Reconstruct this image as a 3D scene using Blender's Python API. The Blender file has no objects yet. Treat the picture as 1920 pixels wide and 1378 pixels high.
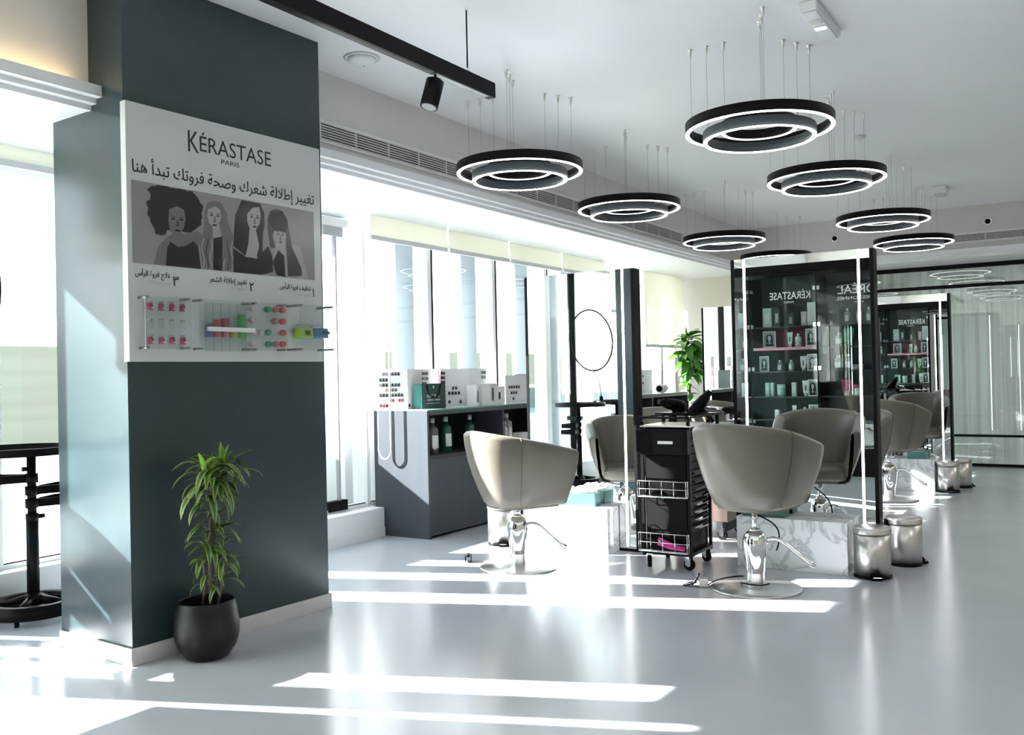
import bpy, bmesh, math, random
from mathutils import Vector, Matrix
from math import pi, sin, cos, radians as R
random.seed(7)
scn = bpy.context.scene
col = scn.collection
# ------------------------------------------------------------------ camera
F_PX, PITCH, YAW, ROLL = 1709.0, R(0.4793), R(32.7653), math.atan(0.0217)
cd = bpy.data.cameras.new('camera'); cd.sensor_width = 36; cd.lens = F_PX / 1920 * 36
cd.clip_start = 0.05; cd.clip_end = 500
cam = bpy.data.objects.new('camera', cd); col.objects.link(cam)
fw = Vector((cos(YAW) * cos(PITCH), sin(YAW) * cos(PITCH), sin(PITCH)))
rt = Vector((sin(YAW), -cos(YAW), 0)); up = rt.cross(fw)
cr = rt * cos(ROLL) - up * sin(ROLL); cu = rt * sin(ROLL) + up * cos(ROLL)
M = Matrix((cr, cu, -fw)).transposed().to_4x4(); M.translation = (0, 0, 1.2)
cam.matrix_world = M
scn.camera = cam
# ------------------------------------------------------------------ world, sun, lamps, exposure
w = bpy.data.worlds.new('sky'); scn.world = w; w.use_nodes = True
nt = w.node_tree; bg = nt.nodes['Background']
bg.inputs[0].default_value = (0.82, 0.91, 1.0, 1); bg.inputs[1].default_value = 5.0
sd = bpy.data.lights.new('sun', 'SUN'); sd.energy = 50; sd.angle = R(0.6); sd.color = (1, 0.985, 0.965)
sun = bpy.data.objects.new('sun', sd); col.objects.link(sun)
SAZ = R(-67.26); SEL = R(28.6)
sdir = Vector((cos(SAZ) * cos(SEL), sin(SAZ) * cos(SEL), -sin(SEL)))
sun.rotation_euler = sdir.to_track_quat('-Z', 'Y').to_euler()
sun.location = (0, 8, 6)
def area(name, loc, size, sizey, power, colr, rot=(0, 0, 0), portal=False):
    l = bpy.data.lights.new(name, 'AREA'); l.shape = 'RECTANGLE'; l.size = size; l.size_y = sizey
    l.energy = power; l.color = colr
    if portal: l.cycles.is_portal = True
    o = bpy.data.objects.new(name, l); col.objects.link(o); o.location = loc; o.rotation_euler = rot
    return o
area('window_portal', (5.5, 5.2, 1.45), 12.5, 2.4, 1, (1, 1, 1), (R(-90), 0, 0), True)
for i, (x, y) in enumerate(((1.5, -1.6), (4.6, -1.8), (7.7, -1.8), (-1.2, -1.0), (10.2, -1.8))):
    area('ceiling_downlight', (x, y, 2.96), 0.9, 0.9, 9, (1, 0.93, 0.85))  # unseen area lights added as ambient fill for the room
area('corridor_lamp', (14.2, 0.4, 2.3), 0.8, 5.0, 62, (1, 0.99, 0.98), (0, 0, 0))  # unseen light added beyond the partition to brighten the sheer curtain
scn.view_settings.view_transform = 'Standard'; scn.view_settings.look = 'None'
scn.view_settings.gamma = 1.0; scn.view_settings.use_curve_mapping = False
scn.view_settings.exposure = 0.55
try:
    scn.cycles.max_bounces = 10; scn.cycles.diffuse_bounces = 5; scn.cycles.glossy_bounces = 6
    scn.cycles.transparent_max_bounces = 16; scn.cycles.sample_clamp_indirect = 8
    scn.cycles.caustics_reflective = False; scn.cycles.caustics_refractive = False
except Exception: pass

# ------------------------------------------------------------------ materials
def mat(name, c, rough=0.5, metal=0.0, spec=0.5, coat=0.0, noise=0.0, nscale=8.0, bump=0.0, bscale=60.0, sub=0.0, rnoise=0.0, stretch=None):
    m = bpy.data.materials.new(name); m.use_nodes = True; n = m.node_tree; b = n.nodes['Principled BSDF']
    b.inputs['Base Color'].default_value = (*c, 1); b.inputs['Roughness'].default_value = rough
    b.inputs['Metallic'].default_value = metal; b.inputs['Specular IOR Level'].default_value = spec
    b.inputs['Coat Weight'].default_value = coat; b.inputs['Coat Roughness'].default_value = 0.08
    if noise or bump or rnoise:
        tc = n.nodes.new('ShaderNodeTexCoord'); mp = n.nodes.new('ShaderNodeMapping')
        n.links.new(tc.outputs['Object'], mp.inputs[0])
        if stretch: mp.inputs['Scale'].default_value = stretch
    if noise or rnoise:
        t = n.nodes.new('ShaderNodeTexNoise'); t.inputs['Scale'].default_value = nscale; t.inputs['Detail'].default_value = 6
        n.links.new(mp.outputs[0], t.inputs['Vector'])
    if noise:
        r = n.nodes.new('ShaderNodeMapRange'); r.inputs['To Min'].default_value = 1 - noise; r.inputs['To Max'].default_value = 1 + noise
        r.inputs['From Min'].default_value = 0.25; r.inputs['From Max'].default_value = 0.75
        n.links.new(t.outputs['Fac'], r.inputs['Value'])
        mx = n.nodes.new('ShaderNodeVectorMath'); mx.operation = 'SCALE'; mx.inputs[0].default_value = c
        n.links.new(r.outputs[0], mx.inputs['Scale']); n.links.new(mx.outputs[0], b.inputs['Base Color'])
    if rnoise:
        r2 = n.nodes.new('ShaderNodeMapRange'); r2.inputs['To Min'].default_value = max(0.02, rough - rnoise); r2.inputs['To Max'].default_value = rough + rnoise
        n.links.new(t.outputs['Fac'], r2.inputs['Value']); n.links.new(r2.outputs[0], b.inputs['Roughness'])
    if bump:
        t2 = n.nodes.new('ShaderNodeTexNoise'); t2.inputs['Scale'].default_value = bscale; t2.inputs['Detail'].default_value = 3
        n.links.new(mp.outputs[0], t2.inputs['Vector'])
        bp = n.nodes.new('ShaderNodeBump'); bp.inputs['Strength'].default_value = bump; bp.inputs['Distance'].default_value = 0.002
        n.links.new(t2.outputs['Fac'], bp.inputs['Height']); n.links.new(bp.outputs[0], b.inputs['Normal'])
    return m
def emis(name, c, s):
    m = bpy.data.materials.new(name); m.use_nodes = True; b = m.node_tree.nodes['Principled BSDF']
    b.inputs['Base Color'].default_value = (0.8, 0.8, 0.8, 1)
    b.inputs['Emission Color'].default_value = (*c, 1); b.inputs['Emission Strength'].default_value = s
    return m
def glassy(name, tint=(1, 1, 1), refl=1.0, rough=0.0):
    # thin architectural pane: see-through, with Fresnel reflection
    m = bpy.data.materials.new(name); m.use_nodes = True; n = m.node_tree; n.nodes.clear()
    out = n.nodes.new('ShaderNodeOutputMaterial'); mix = n.nodes.new('ShaderNodeMixShader')
    tr = n.nodes.new('ShaderNodeBsdfTransparent'); tr.inputs[0].default_value = (*tint, 1)
    gl = n.nodes.new('ShaderNodeBsdfGlossy'); gl.inputs['Roughness'].default_value = rough
    ge = n.nodes.new('ShaderNodeNewGeometry'); dt = n.nodes.new('ShaderNodeVectorMath'); dt.operation = 'DOT_PRODUCT'
    n.links.new(ge.outputs['Normal'], dt.inputs[0]); n.links.new(ge.outputs['Incoming'], dt.inputs[1])
    def mth(op, a, b=None):
        q = n.nodes.new('ShaderNodeMath'); q.operation = op
        for i, v in enumerate((a, b)):
            if v is None: continue
            if isinstance(v, (int, float)): q.inputs[i].default_value = v
            else: n.links.new(v, q.inputs[i])
        return q.outputs[0]
    k = mth('POWER', mth('SUBTRACT', 1.0, mth('ABSOLUTE', dt.outputs['Value'])), 5.0)
    mu = mth('MULTIPLY', mth('ADD', mth('MULTIPLY', k, 0.96), 0.04), refl)
    n.links.new(mth('MINIMUM', mu, 1.0), mix.inputs[0])
    n.links.new(tr.outputs[0], mix.inputs[1]); n.links.new(gl.outputs[0], mix.inputs[2]); n.links.new(mix.outputs[0], out.inputs[0])
    return m
def cloth(name, c, trans, rough=0.8):
    m = bpy.data.materials.new(name); m.use_nodes = True; n = m.node_tree; n.nodes.clear()
    out = n.nodes.new('ShaderNodeOutputMaterial'); mix = n.nodes.new('ShaderNodeMixShader'); mix.inputs[0].default_value = trans
    d = n.nodes.new('ShaderNodeBsdfDiffuse'); d.inputs[0].default_value = (*c, 1)
    t = n.nodes.new('ShaderNodeBsdfTranslucent'); t.inputs[0].default_value = (*c, 1)
    n.links.new(d.outputs[0], mix.inputs[1]); n.links.new(t.outputs[0], mix.inputs[2]); n.links.new(mix.outputs[0], out.inputs[0])
    return m
def marble():
    m = bpy.data.materials.new('white_marble'); m.use_nodes = True; n = m.node_tree; b = n.nodes['Principled BSDF']
    tc = n.nodes.new('ShaderNodeTexCoord')
    t = n.nodes.new('ShaderNodeTexNoise'); t.inputs['Scale'].default_value = 3.2; t.inputs['Detail'].default_value = 9; t.inputs['Distortion'].default_value = 1.6
    n.links.new(tc.outputs['Object'], t.inputs['Vector'])
    s = n.nodes.new('ShaderNodeMath'); s.operation = 'SUBTRACT'; s.inputs[1].default_value = 0.5; n.links.new(t.outputs['Fac'], s.inputs[0])
    a = n.nodes.new('ShaderNodeMath'); a.operation = 'ABSOLUTE'; n.links.new(s.outputs[0], a.inputs[0])
    r = n.nodes.new('ShaderNodeValToRGB'); r.color_ramp.elements[0].position = 0.0; r.color_ramp.elements[0].color = (0.50, 0.53, 0.55, 1)
    r.color_ramp.elements[1].position = 0.035; r.color_ramp.elements[1].color = (0.80, 0.82, 0.83, 1)
    n.links.new(a.outputs[0], r.inputs[0]); n.links.new(r.outputs[0], b.inputs['Base Color'])
    b.inputs['Roughness'].default_value = 0.15
    return m
Mt = dict(
    ceil=mat('ceiling_paint', (0.83, 0.835, 0.85), 0.38, noise=0.02, nscale=1.5, bump=0.15, bscale=3),
    bulk=mat('bulkhead_paint', (0.66, 0.655, 0.63), 0.6, noise=0.02),
    white=mat('white_paint', (0.80, 0.81, 0.82), 0.45, noise=0.015),
    skirting=mat('skirting_paint', (0.62, 0.61, 0.59), 0.4),
    beige=mat('warm_wall_paint', (0.72, 0.68, 0.61), 0.6, noise=0.02),
    floor=mat('polished_microcement', (0.50, 0.525, 0.565), 0.2, spec=0.55, noise=0.035, nscale=2.2, rnoise=0.05, bump=0.05, bscale=5),
    teal=mat('dark_teal_paint', (0.026, 0.043, 0.048), 0.24, spec=0.5, noise=0.04, bump=0.04, bscale=30),
    black=mat('black_metal', (0.006, 0.0065, 0.0075), 0.4, metal=0.0, spec=0.1),
    blackp=mat('black_plastic', (0.005, 0.005, 0.0055), 0.35, spec=0.07),
    rubber=mat('black_rubber', (0.006, 0.006, 0.007), 0.6, spec=0.06),
    char=mat('charcoal_laminate', (0.045, 0.052, 0.065), 0.4, noise=0.08, nscale=3, stretch=(6, 6, 0.6)),
    inside=mat('charcoal_shelf_lining', (0.03, 0.032, 0.036), 0.5, noise=0.05),
    grayring=mat('slate_grey_enamel', (0.05, 0.064, 0.073), 0.4),
    led=emis('white_led', (0.97, 0.985, 1.0), 5), ledstrip=emis('mirror_led', (0.98, 0.97, 1.0), 7),
    ledsoft=emis('warm_cove_led', (1.0, 0.72, 0.35), 8), ledoff=mat('white_diffuser', (0.8, 0.8, 0.82), 0.3),
    ledinner=emis('dim_led', (0.9, 0.93, 1.0), 1.1),
    chrome=mat('chrome', (0.85, 0.86, 0.87), 0.06, metal=1.0), steel=mat('brushed_steel', (0.70, 0.68, 0.655), 0.33, metal=1.0, noise=0.02, nscale=6, stretch=(14, 14, 0.3)),
    satin=mat('satin_steel_disc', (0.62, 0.62, 0.62), 0.3, metal=1.0),
    leather=mat('greige_leather', (0.138, 0.120, 0.094), 0.38, spec=0.5, noise=0.03, bump=0.12, bscale=220),
    seam=mat('leather_welt', (0.10, 0.085, 0.065), 0.5),
    mirror=mat('mirror_silver', (0.86, 0.90, 0.895), 0.0, metal=1.0),
    pane=glassy('window_glass', (0.97, 0.985, 0.98), 1.0), cabglass=glassy('cabinet_glass', (0.90, 0.94, 0.93), 1.0), partglass=glassy('partition_glass', (0.86, 0.91, 0.89), 2.0),
    acryl=glassy('clear_acrylic', (0.93, 0.96, 0.96), 1.2), glassedge=mat('green_glass_edge', (0.10, 0.36, 0.28), 0.1),
    topglass=mat('grey_green_glass_top', (0.50, 0.56, 0.55), 0.08, spec=0.6),
    balus=glassy('balustrade_glass', (0.62, 0.74, 0.76), 1.0),
    blind=cloth('roller_blind_cream', (0.93, 0.92, 0.83), 0.5), blindg=mat('blind_bar_grey', (0.62, 0.63, 0.64), 0.5),
    sheer=cloth('sheer_curtain', (0.74, 0.78, 0.77), 0.45),
    marble=marble(),
    board=mat('display_board_white', (0.56, 0.575, 0.57), 0.12, spec=0.5), ink=mat('black_print', (0.012, 0.012, 0.014), 0.4),
    inkw=mat('silver_lettering', (0.62, 0.64, 0.64), 0.35), white2=mat('white_plastic', (0.78, 0.79, 0.80), 0.35),
    paper=mat('white_card', (0.76, 0.76, 0.78), 0.55), paperg=mat('pale_grey_card', (0.56, 0.57, 0.60), 0.55),
    pink=mat('dusty_pink_card', (0.70, 0.30, 0.38), 0.5), magenta=mat('raspberry_panel', (0.42, 0.035, 0.115), 0.4),
    bag=mat('dark_teal_card', (0.022, 0.055, 0.052), 0.35), bag2=mat('turquoise_card', (0.05, 0.20, 0.19), 0.35),
    tissuebox=mat('turquoise_tissue_box', (0.09, 0.22, 0.215), 0.35), tissue=cloth('tissue_paper', (0.88, 0.88, 0.88), 0.3),
    darkgreenbox=mat('dark_green_box', (0.035, 0.13, 0.11), 0.35),
    tubec=mat('pale_green_tube', (0.45, 0.66, 0.60), 0.35), tubeg=mat('green_tube', (0.02, 0.30, 0.20), 0.35),
    bottleg=mat('dark_green_bottle', (0.012, 0.075, 0.05), 0.1, coat=0.5), bottlek=mat('smoke_bottle', (0.10, 0.09, 0.085), 0.1, coat=0.5),
    greyb=mat('grey_bottle', (0.32, 0.34, 0.35), 0.3), boxdark=mat('graphite_box', (0.06, 0.065, 0.07), 0.4), boxsil=mat('silver_box', (0.50, 0.52, 0.52), 0.35),
    label=mat('paper_label', (0.66, 0.67, 0.66), 0.5), skin=mat('print_mid_grey', (0.23, 0.225, 0.225), 0.35),
    pr_bg=mat('print_backdrop', (0.25, 0.24, 0.245), 0.15), pr_d=mat('print_black', (0.022, 0.022, 0.024), 0.15), pr_dk=mat('print_dark_grey', (0.06, 0.06, 0.062), 0.15),
    pr_m=mat('print_grey', (0.15, 0.147, 0.147), 0.15), pr_l=mat('print_light_grey', (0.33, 0.325, 0.325), 0.15),
    crimson=mat('crimson_label', (0.33, 0.01, 0.05), 0.3), purple=mat('purple_liquid', (0.10, 0.05, 0.30), 0.15), red=mat('red_liquid', (0.50, 0.07, 0.05), 0.15),
    rose=mat('rose_liquid', (0.48, 0.06, 0.13), 0.15), olive=mat('yellow_liquid', (0.38, 0.33, 0.03), 0.15), green=mat('green_liquid', (0.01, 0.42, 0.04), 0.15),
    palep=mat('pale_pink_cap', (0.60, 0.45, 0.47), 0.4), capg=mat('emerald_cap', (0.01, 0.30, 0.15), 0.35), capr=mat('red_cap', (0.62, 0.07, 0.09), 0.35), capd=mat('dusty_rose_cap', (0.45, 0.16, 0.19), 0.35),
    lime=mat('lime_jar', (0.33, 0.55, 0.06), 0.2), blue=mat('blue_jar', (0.08, 0.22, 0.42), 0.2),
    shadow_grey=mat('grey_metal_standoff', (0.25, 0.25, 0.24), 0.3, metal=0.6),  # plain grey metal of the acrylic standoffs
    leafg=mat('deep_green_leaf', (0.035, 0.10, 0.025), 0.35, noise=0.15), leafy=mat('yellow_green_leaf', (0.24, 0.31, 0.07), 0.4), leafn=mat('lime_new_leaf', (0.17, 0.32, 0.015), 0.35),
    leafb=mat('glossy_green_leaf', (0.04, 0.165, 0.012), 0.3, noise=0.2), stem=mat('brown_stem', (0.13, 0.10, 0.07), 0.7, noise=0.2), soil=mat('potting_soil', (0.02, 0.015, 0.012), 0.9, noise=0.3, nscale=40),
    pot=mat('matte_black_pot', (0.006, 0.006, 0.007), 0.42, spec=0.35, noise=0.2, nscale=5, bump=0.1, bscale=20), potw=mat('white_pot', (0.6, 0.6, 0.6), 0.4),
    hotpink=mat('magenta_plastic', (0.55, 0.03, 0.25), 0.3), wood=mat('brown_laminate', (0.09, 0.065, 0.055), 0.4, noise=0.1),
    fin=mat('blue_grey_cladding', (0.30, 0.36, 0.40), 0.35), finw=cloth('opal_cladding', (0.93, 0.94, 0.95), 0.5), ledgew=mat('white_cladding', (0.8, 0.82, 0.84), 0.4),
    terr=mat('pale_terrace', (0.60, 0.60, 0.58), 0.7), ribbed=mat('beige_cladding', (0.30, 0.30, 0.22), 0.6, noise=0.08, stretch=(20, 20, 0.5)),
    hill=mat('dry_grass_bank', (0.115, 0.12, 0.088), 0.9, noise=0.12, nscale=0.6, stretch=(0.1, 1, 6)), ground=mat('asphalt', (0.22, 0.23, 0.23), 0.9, noise=0.1),
    white_lit=mat('opal_lens', (0.85, 0.87, 0.9), 0.15), grey=mat('mid_grey_plastic', (0.35, 0.36, 0.37), 0.4), tan=mat('tan_towel', (0.6, 0.42, 0.22), 0.7), lav=mat('pale_book', (0.6, 0.58, 0.6), 0.5),
)
HAIR = [mat('hair_swatch_%s' % n, c, 0.45) for n, c in dict(black=(0.012, 0.012, 0.014), darkbrown=(0.03, 0.02, 0.018), brown=(0.09, 0.055, 0.045), grey=(0.22, 0.2, 0.19), blond=(0.30, 0.22, 0.13), red=(0.28, 0.03, 0.05)).items()]

# ------------------------------------------------------------------ geometry helpers
class MB:
    def __init__(s): s.v = []; s.f = []; s.m = []; s.s = []; s.mi = 0; s.sm = False
    def add(s, vs, fs):
        o = len(s.v); s.v += [tuple(p) for p in vs]
        for f in fs: s.f.append([i + o for i in f]); s.m.append(s.mi); s.s.append(s.sm)
        return s
    def box(s, x0, x1, y0, y1, z0, z1):
        return s.add([(x, y, z) for z in (z0, z1) for y in (y0, y1) for x in (x0, x1)],
                     [(0, 2, 3, 1), (4, 5, 7, 6), (0, 1, 5, 4), (2, 6, 7, 3), (0, 4, 6, 2), (1, 3, 7, 5)])
    def lathe(s, prof, c=(0, 0, 0), n=32, cap=True):
        o = s.sm; s.sm = True; vs = []; fs = []
        for r, z in prof:
            for k in range(n): a = 2 * pi * k / n; vs.append((c[0] + r * cos(a), c[1] + r * sin(a), c[2] + z))
        for i in range(len(prof) - 1):
            for k in range(n):
                j = (k + 1) % n; fs.append((i * n + k, i * n + j, (i + 1) * n + j, (i + 1) * n + k))
        s.add(vs, fs); s.sm = False; L = len(s.v) - len(vs)
        if cap:
            s.f.append([L + k for k in range(n)][::-1]); s.m.append(s.mi); s.s.append(False)
            s.f.append([L + (len(prof) - 1) * n + k for k in range(n)]); s.m.append(s.mi); s.s.append(False)
        s.sm = o; return s
    def cyl(s, p0, p1, r, n=12, r1=None): return s.tube([p0, p1], r, n, r1=r1)
    def tube(s, pts, r, n=8, r1=None, closed=False):
        pts = [Vector(p) for p in pts]; L = len(pts); vs = []; fs = []; up = None
        for i, p in enumerate(pts):
            if closed: t = pts[(i + 1) % L] - pts[i - 1]
            else: t = pts[min(i + 1, L - 1)] - pts[max(i - 1, 0)]
            t.normalize()
            if up is None:
                up = Vector((0, 0, 1)) if abs(t.z) < 0.9 else Vector((1, 0, 0))
            a = t.cross(up).normalized(); up = a.cross(t).normalized()
            rr = r[i] if isinstance(r, (list, tuple)) else (r if r1 is None else r + (r1 - r) * i / (L - 1))
            for k in range(n):
                q = 2 * pi * k / n; vs.append(p + a * cos(q) * rr + up * sin(q) * rr)
        for i in range(L if closed else L - 1):
            for k in range(n):
                j = (k + 1) % n; i2 = (i + 1) % L; fs.append((i * n + k, i * n + j, i2 * n + j, i2 * n + k))
        o = s.sm; s.sm = True; s.add(vs, fs); s.sm = False; B = len(s.v) - len(vs)
        if not closed:
            s.f.append([B + k for k in range(n)][::-1]); s.m.append(s.mi); s.s.append(False)
            s.f.append([B + (L - 1) * n + k for k in range(n)]); s.m.append(s.mi); s.s.append(False)
        s.sm = o; return s
    def prism(s, poly, axis, a, b):
        # poly: 2-D points; axis 'x','y','z' = extrusion axis between a and b
        def P(p, t): return {'x': (t, p[0], p[1]), 'y': (p[0], t, p[1]), 'z': (p[0], p[1], t)}[axis]
        n = len(poly); vs = [P(p, a) for p in poly] + [P(p, b) for p in poly]
        return s.add(vs, [tuple(range(n))[::-1], tuple(range(n, 2 * n))] + [(i, (i + 1) % n, n + (i + 1) % n, n + i) for i in range(n)])
    def grid(s, rows, closed=False):
        nr, nc = len(rows), len(rows[0]); vs = [p for r in rows for p in r]; fs = []
        for i in range(nr - 1):
            for k in range(nc if closed else nc - 1):
                j = (k + 1) % nc; fs.append((i * nc + k, i * nc + j, (i + 1) * nc + j, (i + 1) * nc + k))
        return s.add(vs, fs)
    def sphere(s, c, r, n=12, sz=1.0):
        return s.lathe([(max(1e-4, r * sin(pi * i / 8)), -r * sz * cos(pi * i / 8)) for i in range(9)], c, n, False)
    def build(s, name, mats, parent=None, bev=0.0, smooth=False, fixn=True):
        me = bpy.data.meshes.new(name); me.from_pydata(s.v, [], s.f)
        for m in (mats if isinstance(mats, (list, tuple)) else [mats]): me.materials.append(m)
        me.polygons.foreach_set('material_index', s.m); me.polygons.foreach_set('use_smooth', [bool(x) or smooth for x in s.s]); me.update()
        if fixn:
            bm = bmesh.new(); bm.from_mesh(me); bmesh.ops.recalc_face_normals(bm, faces=bm.faces); bm.to_mesh(me); bm.free()
        o = bpy.data.objects.new(name, me); col.objects.link(o)
        if parent: o.parent = parent
        if bev:
            b = o.modifiers.new('bevel', 'BEVEL'); b.width = bev; b.segments = 2; b.limit_method = 'ANGLE'; b.angle_limit = R(40)
        return o
def tag(o, label=None, cat=None, group=None, kind=None):
    if label: o['label'] = label
    if cat: o['category'] = cat
    if group: o['group'] = group
    if kind: o['kind'] = kind
    return o
def thing(name, loc=(0, 0, 0), rz=0.0, label=None, cat=None, group=None, kind=None):
    o = bpy.data.objects.new(name, None); col.objects.link(o); o.location = loc; o.rotation_euler = (0, 0, rz); o.empty_display_size = 0.1
    return tag(o, label, cat, group, kind)
KIDS = {}
def kids(o): return [c for c in bpy.data.objects if c.parent == o]
def dup(o, loc=None, rz=None, label=None, parent=None, group=None):
    c = o.copy(); col.objects.link(c)
    if parent: c.parent = parent
    if loc is not None: c.location = loc
    if rz is not None: c.rotation_euler = (0, 0, rz)
    if label: c['label'] = label
    if group: c['group'] = group
    for k in kids(o): dup(k, parent=c)
    return c
def part_copy(o, parent, mtx=None, loc=None):
    c = o.copy(); col.objects.link(c); c.parent = parent
    if loc is not None: c.location = loc
    if mtx is not None: c.matrix_local = mtx
    return c

# ---- lettering (flat print): Arabic is shaped to its joined forms and laid out right to left
AR = {'ا': (0xFE8D, 2), 'أ': (0xFE83, 2), 'إ': (0xFE87, 2), 'ب': (0xFE8F, 4), 'ة': (0xFE93, 2), 'ت': (0xFE95, 4), 'ج': (0xFE9D, 4), 'ح': (0xFEA1, 4), 'د': (0xFEA9, 2), 'ر': (0xFEAD, 2), 'ز': (0xFEAF, 2), 'س': (0xFEB1, 4), 'ش': (0xFEB5, 4), 'ص': (0xFEB9, 4), 'ط': (0xFEC1, 4), 'ظ': (0xFEC5, 4), 'ع': (0xFEC9, 4), 'غ': (0xFECD, 4), 'ف': (0xFED1, 4), 'ق': (0xFED5, 4), 'ك': (0xFED9, 4), 'ل': (0xFEDD, 4), 'م': (0xFEE1, 4), 'ن': (0xFEE5, 4), 'ه': (0xFEE9, 4), 'و': (0xFEED, 2), 'ي': (0xFEF1, 4)}
LAM = {'ا': 0xFEFB, 'أ': 0xFEF7, 'إ': 0xFEF9}
def arabic(t):
    out = []
    for word in t.split(' '):
        ws = []; prev = False; i = 0
        while i < len(word):
            ch = word[i]
            if ch == 'ل' and i + 1 < len(word) and word[i + 1] in LAM:
                ws.append(chr(LAM[word[i + 1]] + (1 if prev else 0))); prev = False; i += 2; continue
            if ch not in AR: ws.append(ch); prev = False; i += 1; continue
            base, nf = AR[ch]; nxt = i + 1 < len(word) and word[i + 1] in AR
            if nf == 2: ws.append(chr(base + (1 if prev else 0))); prev = False
            else:
                if prev and nxt: k = 3
                elif nxt: k = 2
                elif prev: k = 1
                else: k = 0
                ws.append(chr(base + k)); prev = nxt
            i += 1
        out.append(''.join(reversed(ws)))
    return ' '.join(reversed(out))
def text_mesh(s, x0=None, x1=None, z0=0.0, h=None, wgt=0.0, depth=0.0008):
    """flat text in the XZ plane facing -Y: fitted to x0..x1, capital height h, baseline z0; returns verts, faces"""
    c = bpy.data.curves.new('t', 'FONT'); c.body = s; c.extrude = 0; c.offset = wgt; c.resolution_u = 3
    o = bpy.data.objects.new('t', c); col.objects.link(o)
    dg = bpy.context.evaluated_depsgraph_get(); me = bpy.data.meshes.new_from_object(o.evaluated_get(dg))
    vs = [v.co.copy() for v in me.vertices]; fs = [list(p.vertices) for p in me.polygons]
    bpy.data.objects.remove(o); bpy.data.meshes.remove(me); bpy.data.curves.remove(c)
    if not vs: return [], []
    a = min(v.x for v in vs); b = max(v.x for v in vs); sz = h / 0.71 if h else (x1 - x0) / (b - a)
    sx = (x1 - x0) / (b - a) if x1 is not None else sz
    return [(x0 + (v.x - a) * sx, 0.0, z0 + v.y * sz) for v in vs], fs
def lettering(name, items, mtl, parent, y=0.0):
    m = MB()
    for it in items:
        bold = it.pop('bold', 0); vs, fs = text_mesh(**it)
        for k in range(3 if bold else 1): m.add([(x + bold * (0, 1, .5)[k], y - .00002 * k, z + bold * (0, .3, -.5)[k]) for x, _, z in vs], fs)
    o = m.build(name, mtl, parent, fixn=False)
    return o

# ------------------------------------------------------------------ room shell
ZC, ZS = 2.98, 2.41            # ceiling, soffit height
YB, XE = 3.735, 11.36          # bulkhead faces
def struct(name, mb, m, parent=None, bev=0, label=None):
    o = mb.build(name, m, parent, bev)
    if parent is None: o['kind'] = 'structure'
    if label: o['label'] = label
    return o
struct('floor', MB().box(-3, 14.5, -4, 5.2, -0.1, 0), Mt['floor'], label='polished pale grey seamless floor with sun stripes')
struct('ceiling', MB().box(-3, XE + .1, -4, YB + .1, ZC, ZC + .1), Mt['ceil'], label='pale grey painted ceiling')
wl = struct('wall_left', MB().box(-3, XE, YB, YB + .08, ZS + .006, ZC + .05), Mt['bulk'], label='vertical bulkhead band above the windows with the long air grille')
struct('soffit', MB().box(-3, 14.5, YB + .0, 5.2, ZS, ZS + .08), Mt['white'], wl)
struct('wall_back', MB().box(XE, XE + .08, -4, YB, ZS + .006, ZC + .05), Mt['bulk'], label='end bulkhead band above the curtained glass partition')
struct('wall_corridor', MB().box(XE + .1, 14.5, 2.78, 2.86, 0, ZC), Mt['beige'], label='side wall of the corridor behind the curtain')
bs = struct('wall_end', MB().box(XE, XE + .1, 2.75, 5.2, 0, ZS), Mt['beige'], label='cream end wall behind the tall green plant')
struct('trim_2', MB().box(XE + .001, 14.5, -4, 2.75, ZS, ZS + .08), Mt['white'], label='white soffit in front of the curtained partition')
struct('wall_rear', MB().box(-3.1, -3, -4, 5.2, 0, ZC), Mt['beige'], label='warm beige wall behind the camera')
struct('wall_right', MB().box(-3, 14.5, -4.1, -4, 0, ZC), Mt['beige'], label='warm beige wall at the right')
struct('wall_outer', MB().box(14.4, 14.5, -4, 5.2, 0, ZC), Mt['beige'], label='wall of the corridor behind the sheer curtain')
# stepped moulding under the bulkhead: ledge plus two setbacks
def moulding(name, a, b, axis, y, parent=None, mirror=1):
    t = thing(name, kind='structure'); tag(t, 'stepped white moulding along the %s' % parent)
    for nm, d, z0, z1 in (('ledge', .105, 2.452, 2.50), ('step', .062, 2.43, 2.452), ('step', .02, ZS - .002, 2.43)):
        m = MB()
        if axis == 'x': m.box(a, b, y - d, y + .01, z0, z1)
        else: m.box(y - d, y + .01, a, b, z0, z1)
        m.build(nm, Mt['white'], t)
moulding('trim_1', -3, XE - .105, 'x', YB, 'window bulkhead')
moulding('trim_3', -4, YB, 'y', XE, 'end bulkhead')
# cove light in the left bay, above the ledge
cv = MB().box(.2, 2.30, YB - .07, YB - .045, 2.502, 2.507).build('cove_light_strip', Mt['ledsoft'])
tag(cv, 'warm cove light strip hidden on the ledge left of the dark column', 'light')
# column
TH = R(-2.2338)
colu = thing('pillar', (2.376, 3.475, 0), TH, kind='structure'); tag(colu, 'dark teal rectangular column carrying the white display board')
MB().prism([(0, 0), (1.129, 0), (1.129, .32), (.45, .32), (.45, .56), (0, .56)], 'z', 0, ZC).build('shaft', Mt['teal'], colu)
b_ = MB(); b_.box(-.012, 1.141, -.012, .0, 0, .075); b_.box(-.012, 0, 0, .56, 0, .075); b_.box(1.129, 1.141, 0, .32, 0, .075)
b_.build('baseboard', Mt['skirting'], colu, .002)

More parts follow.
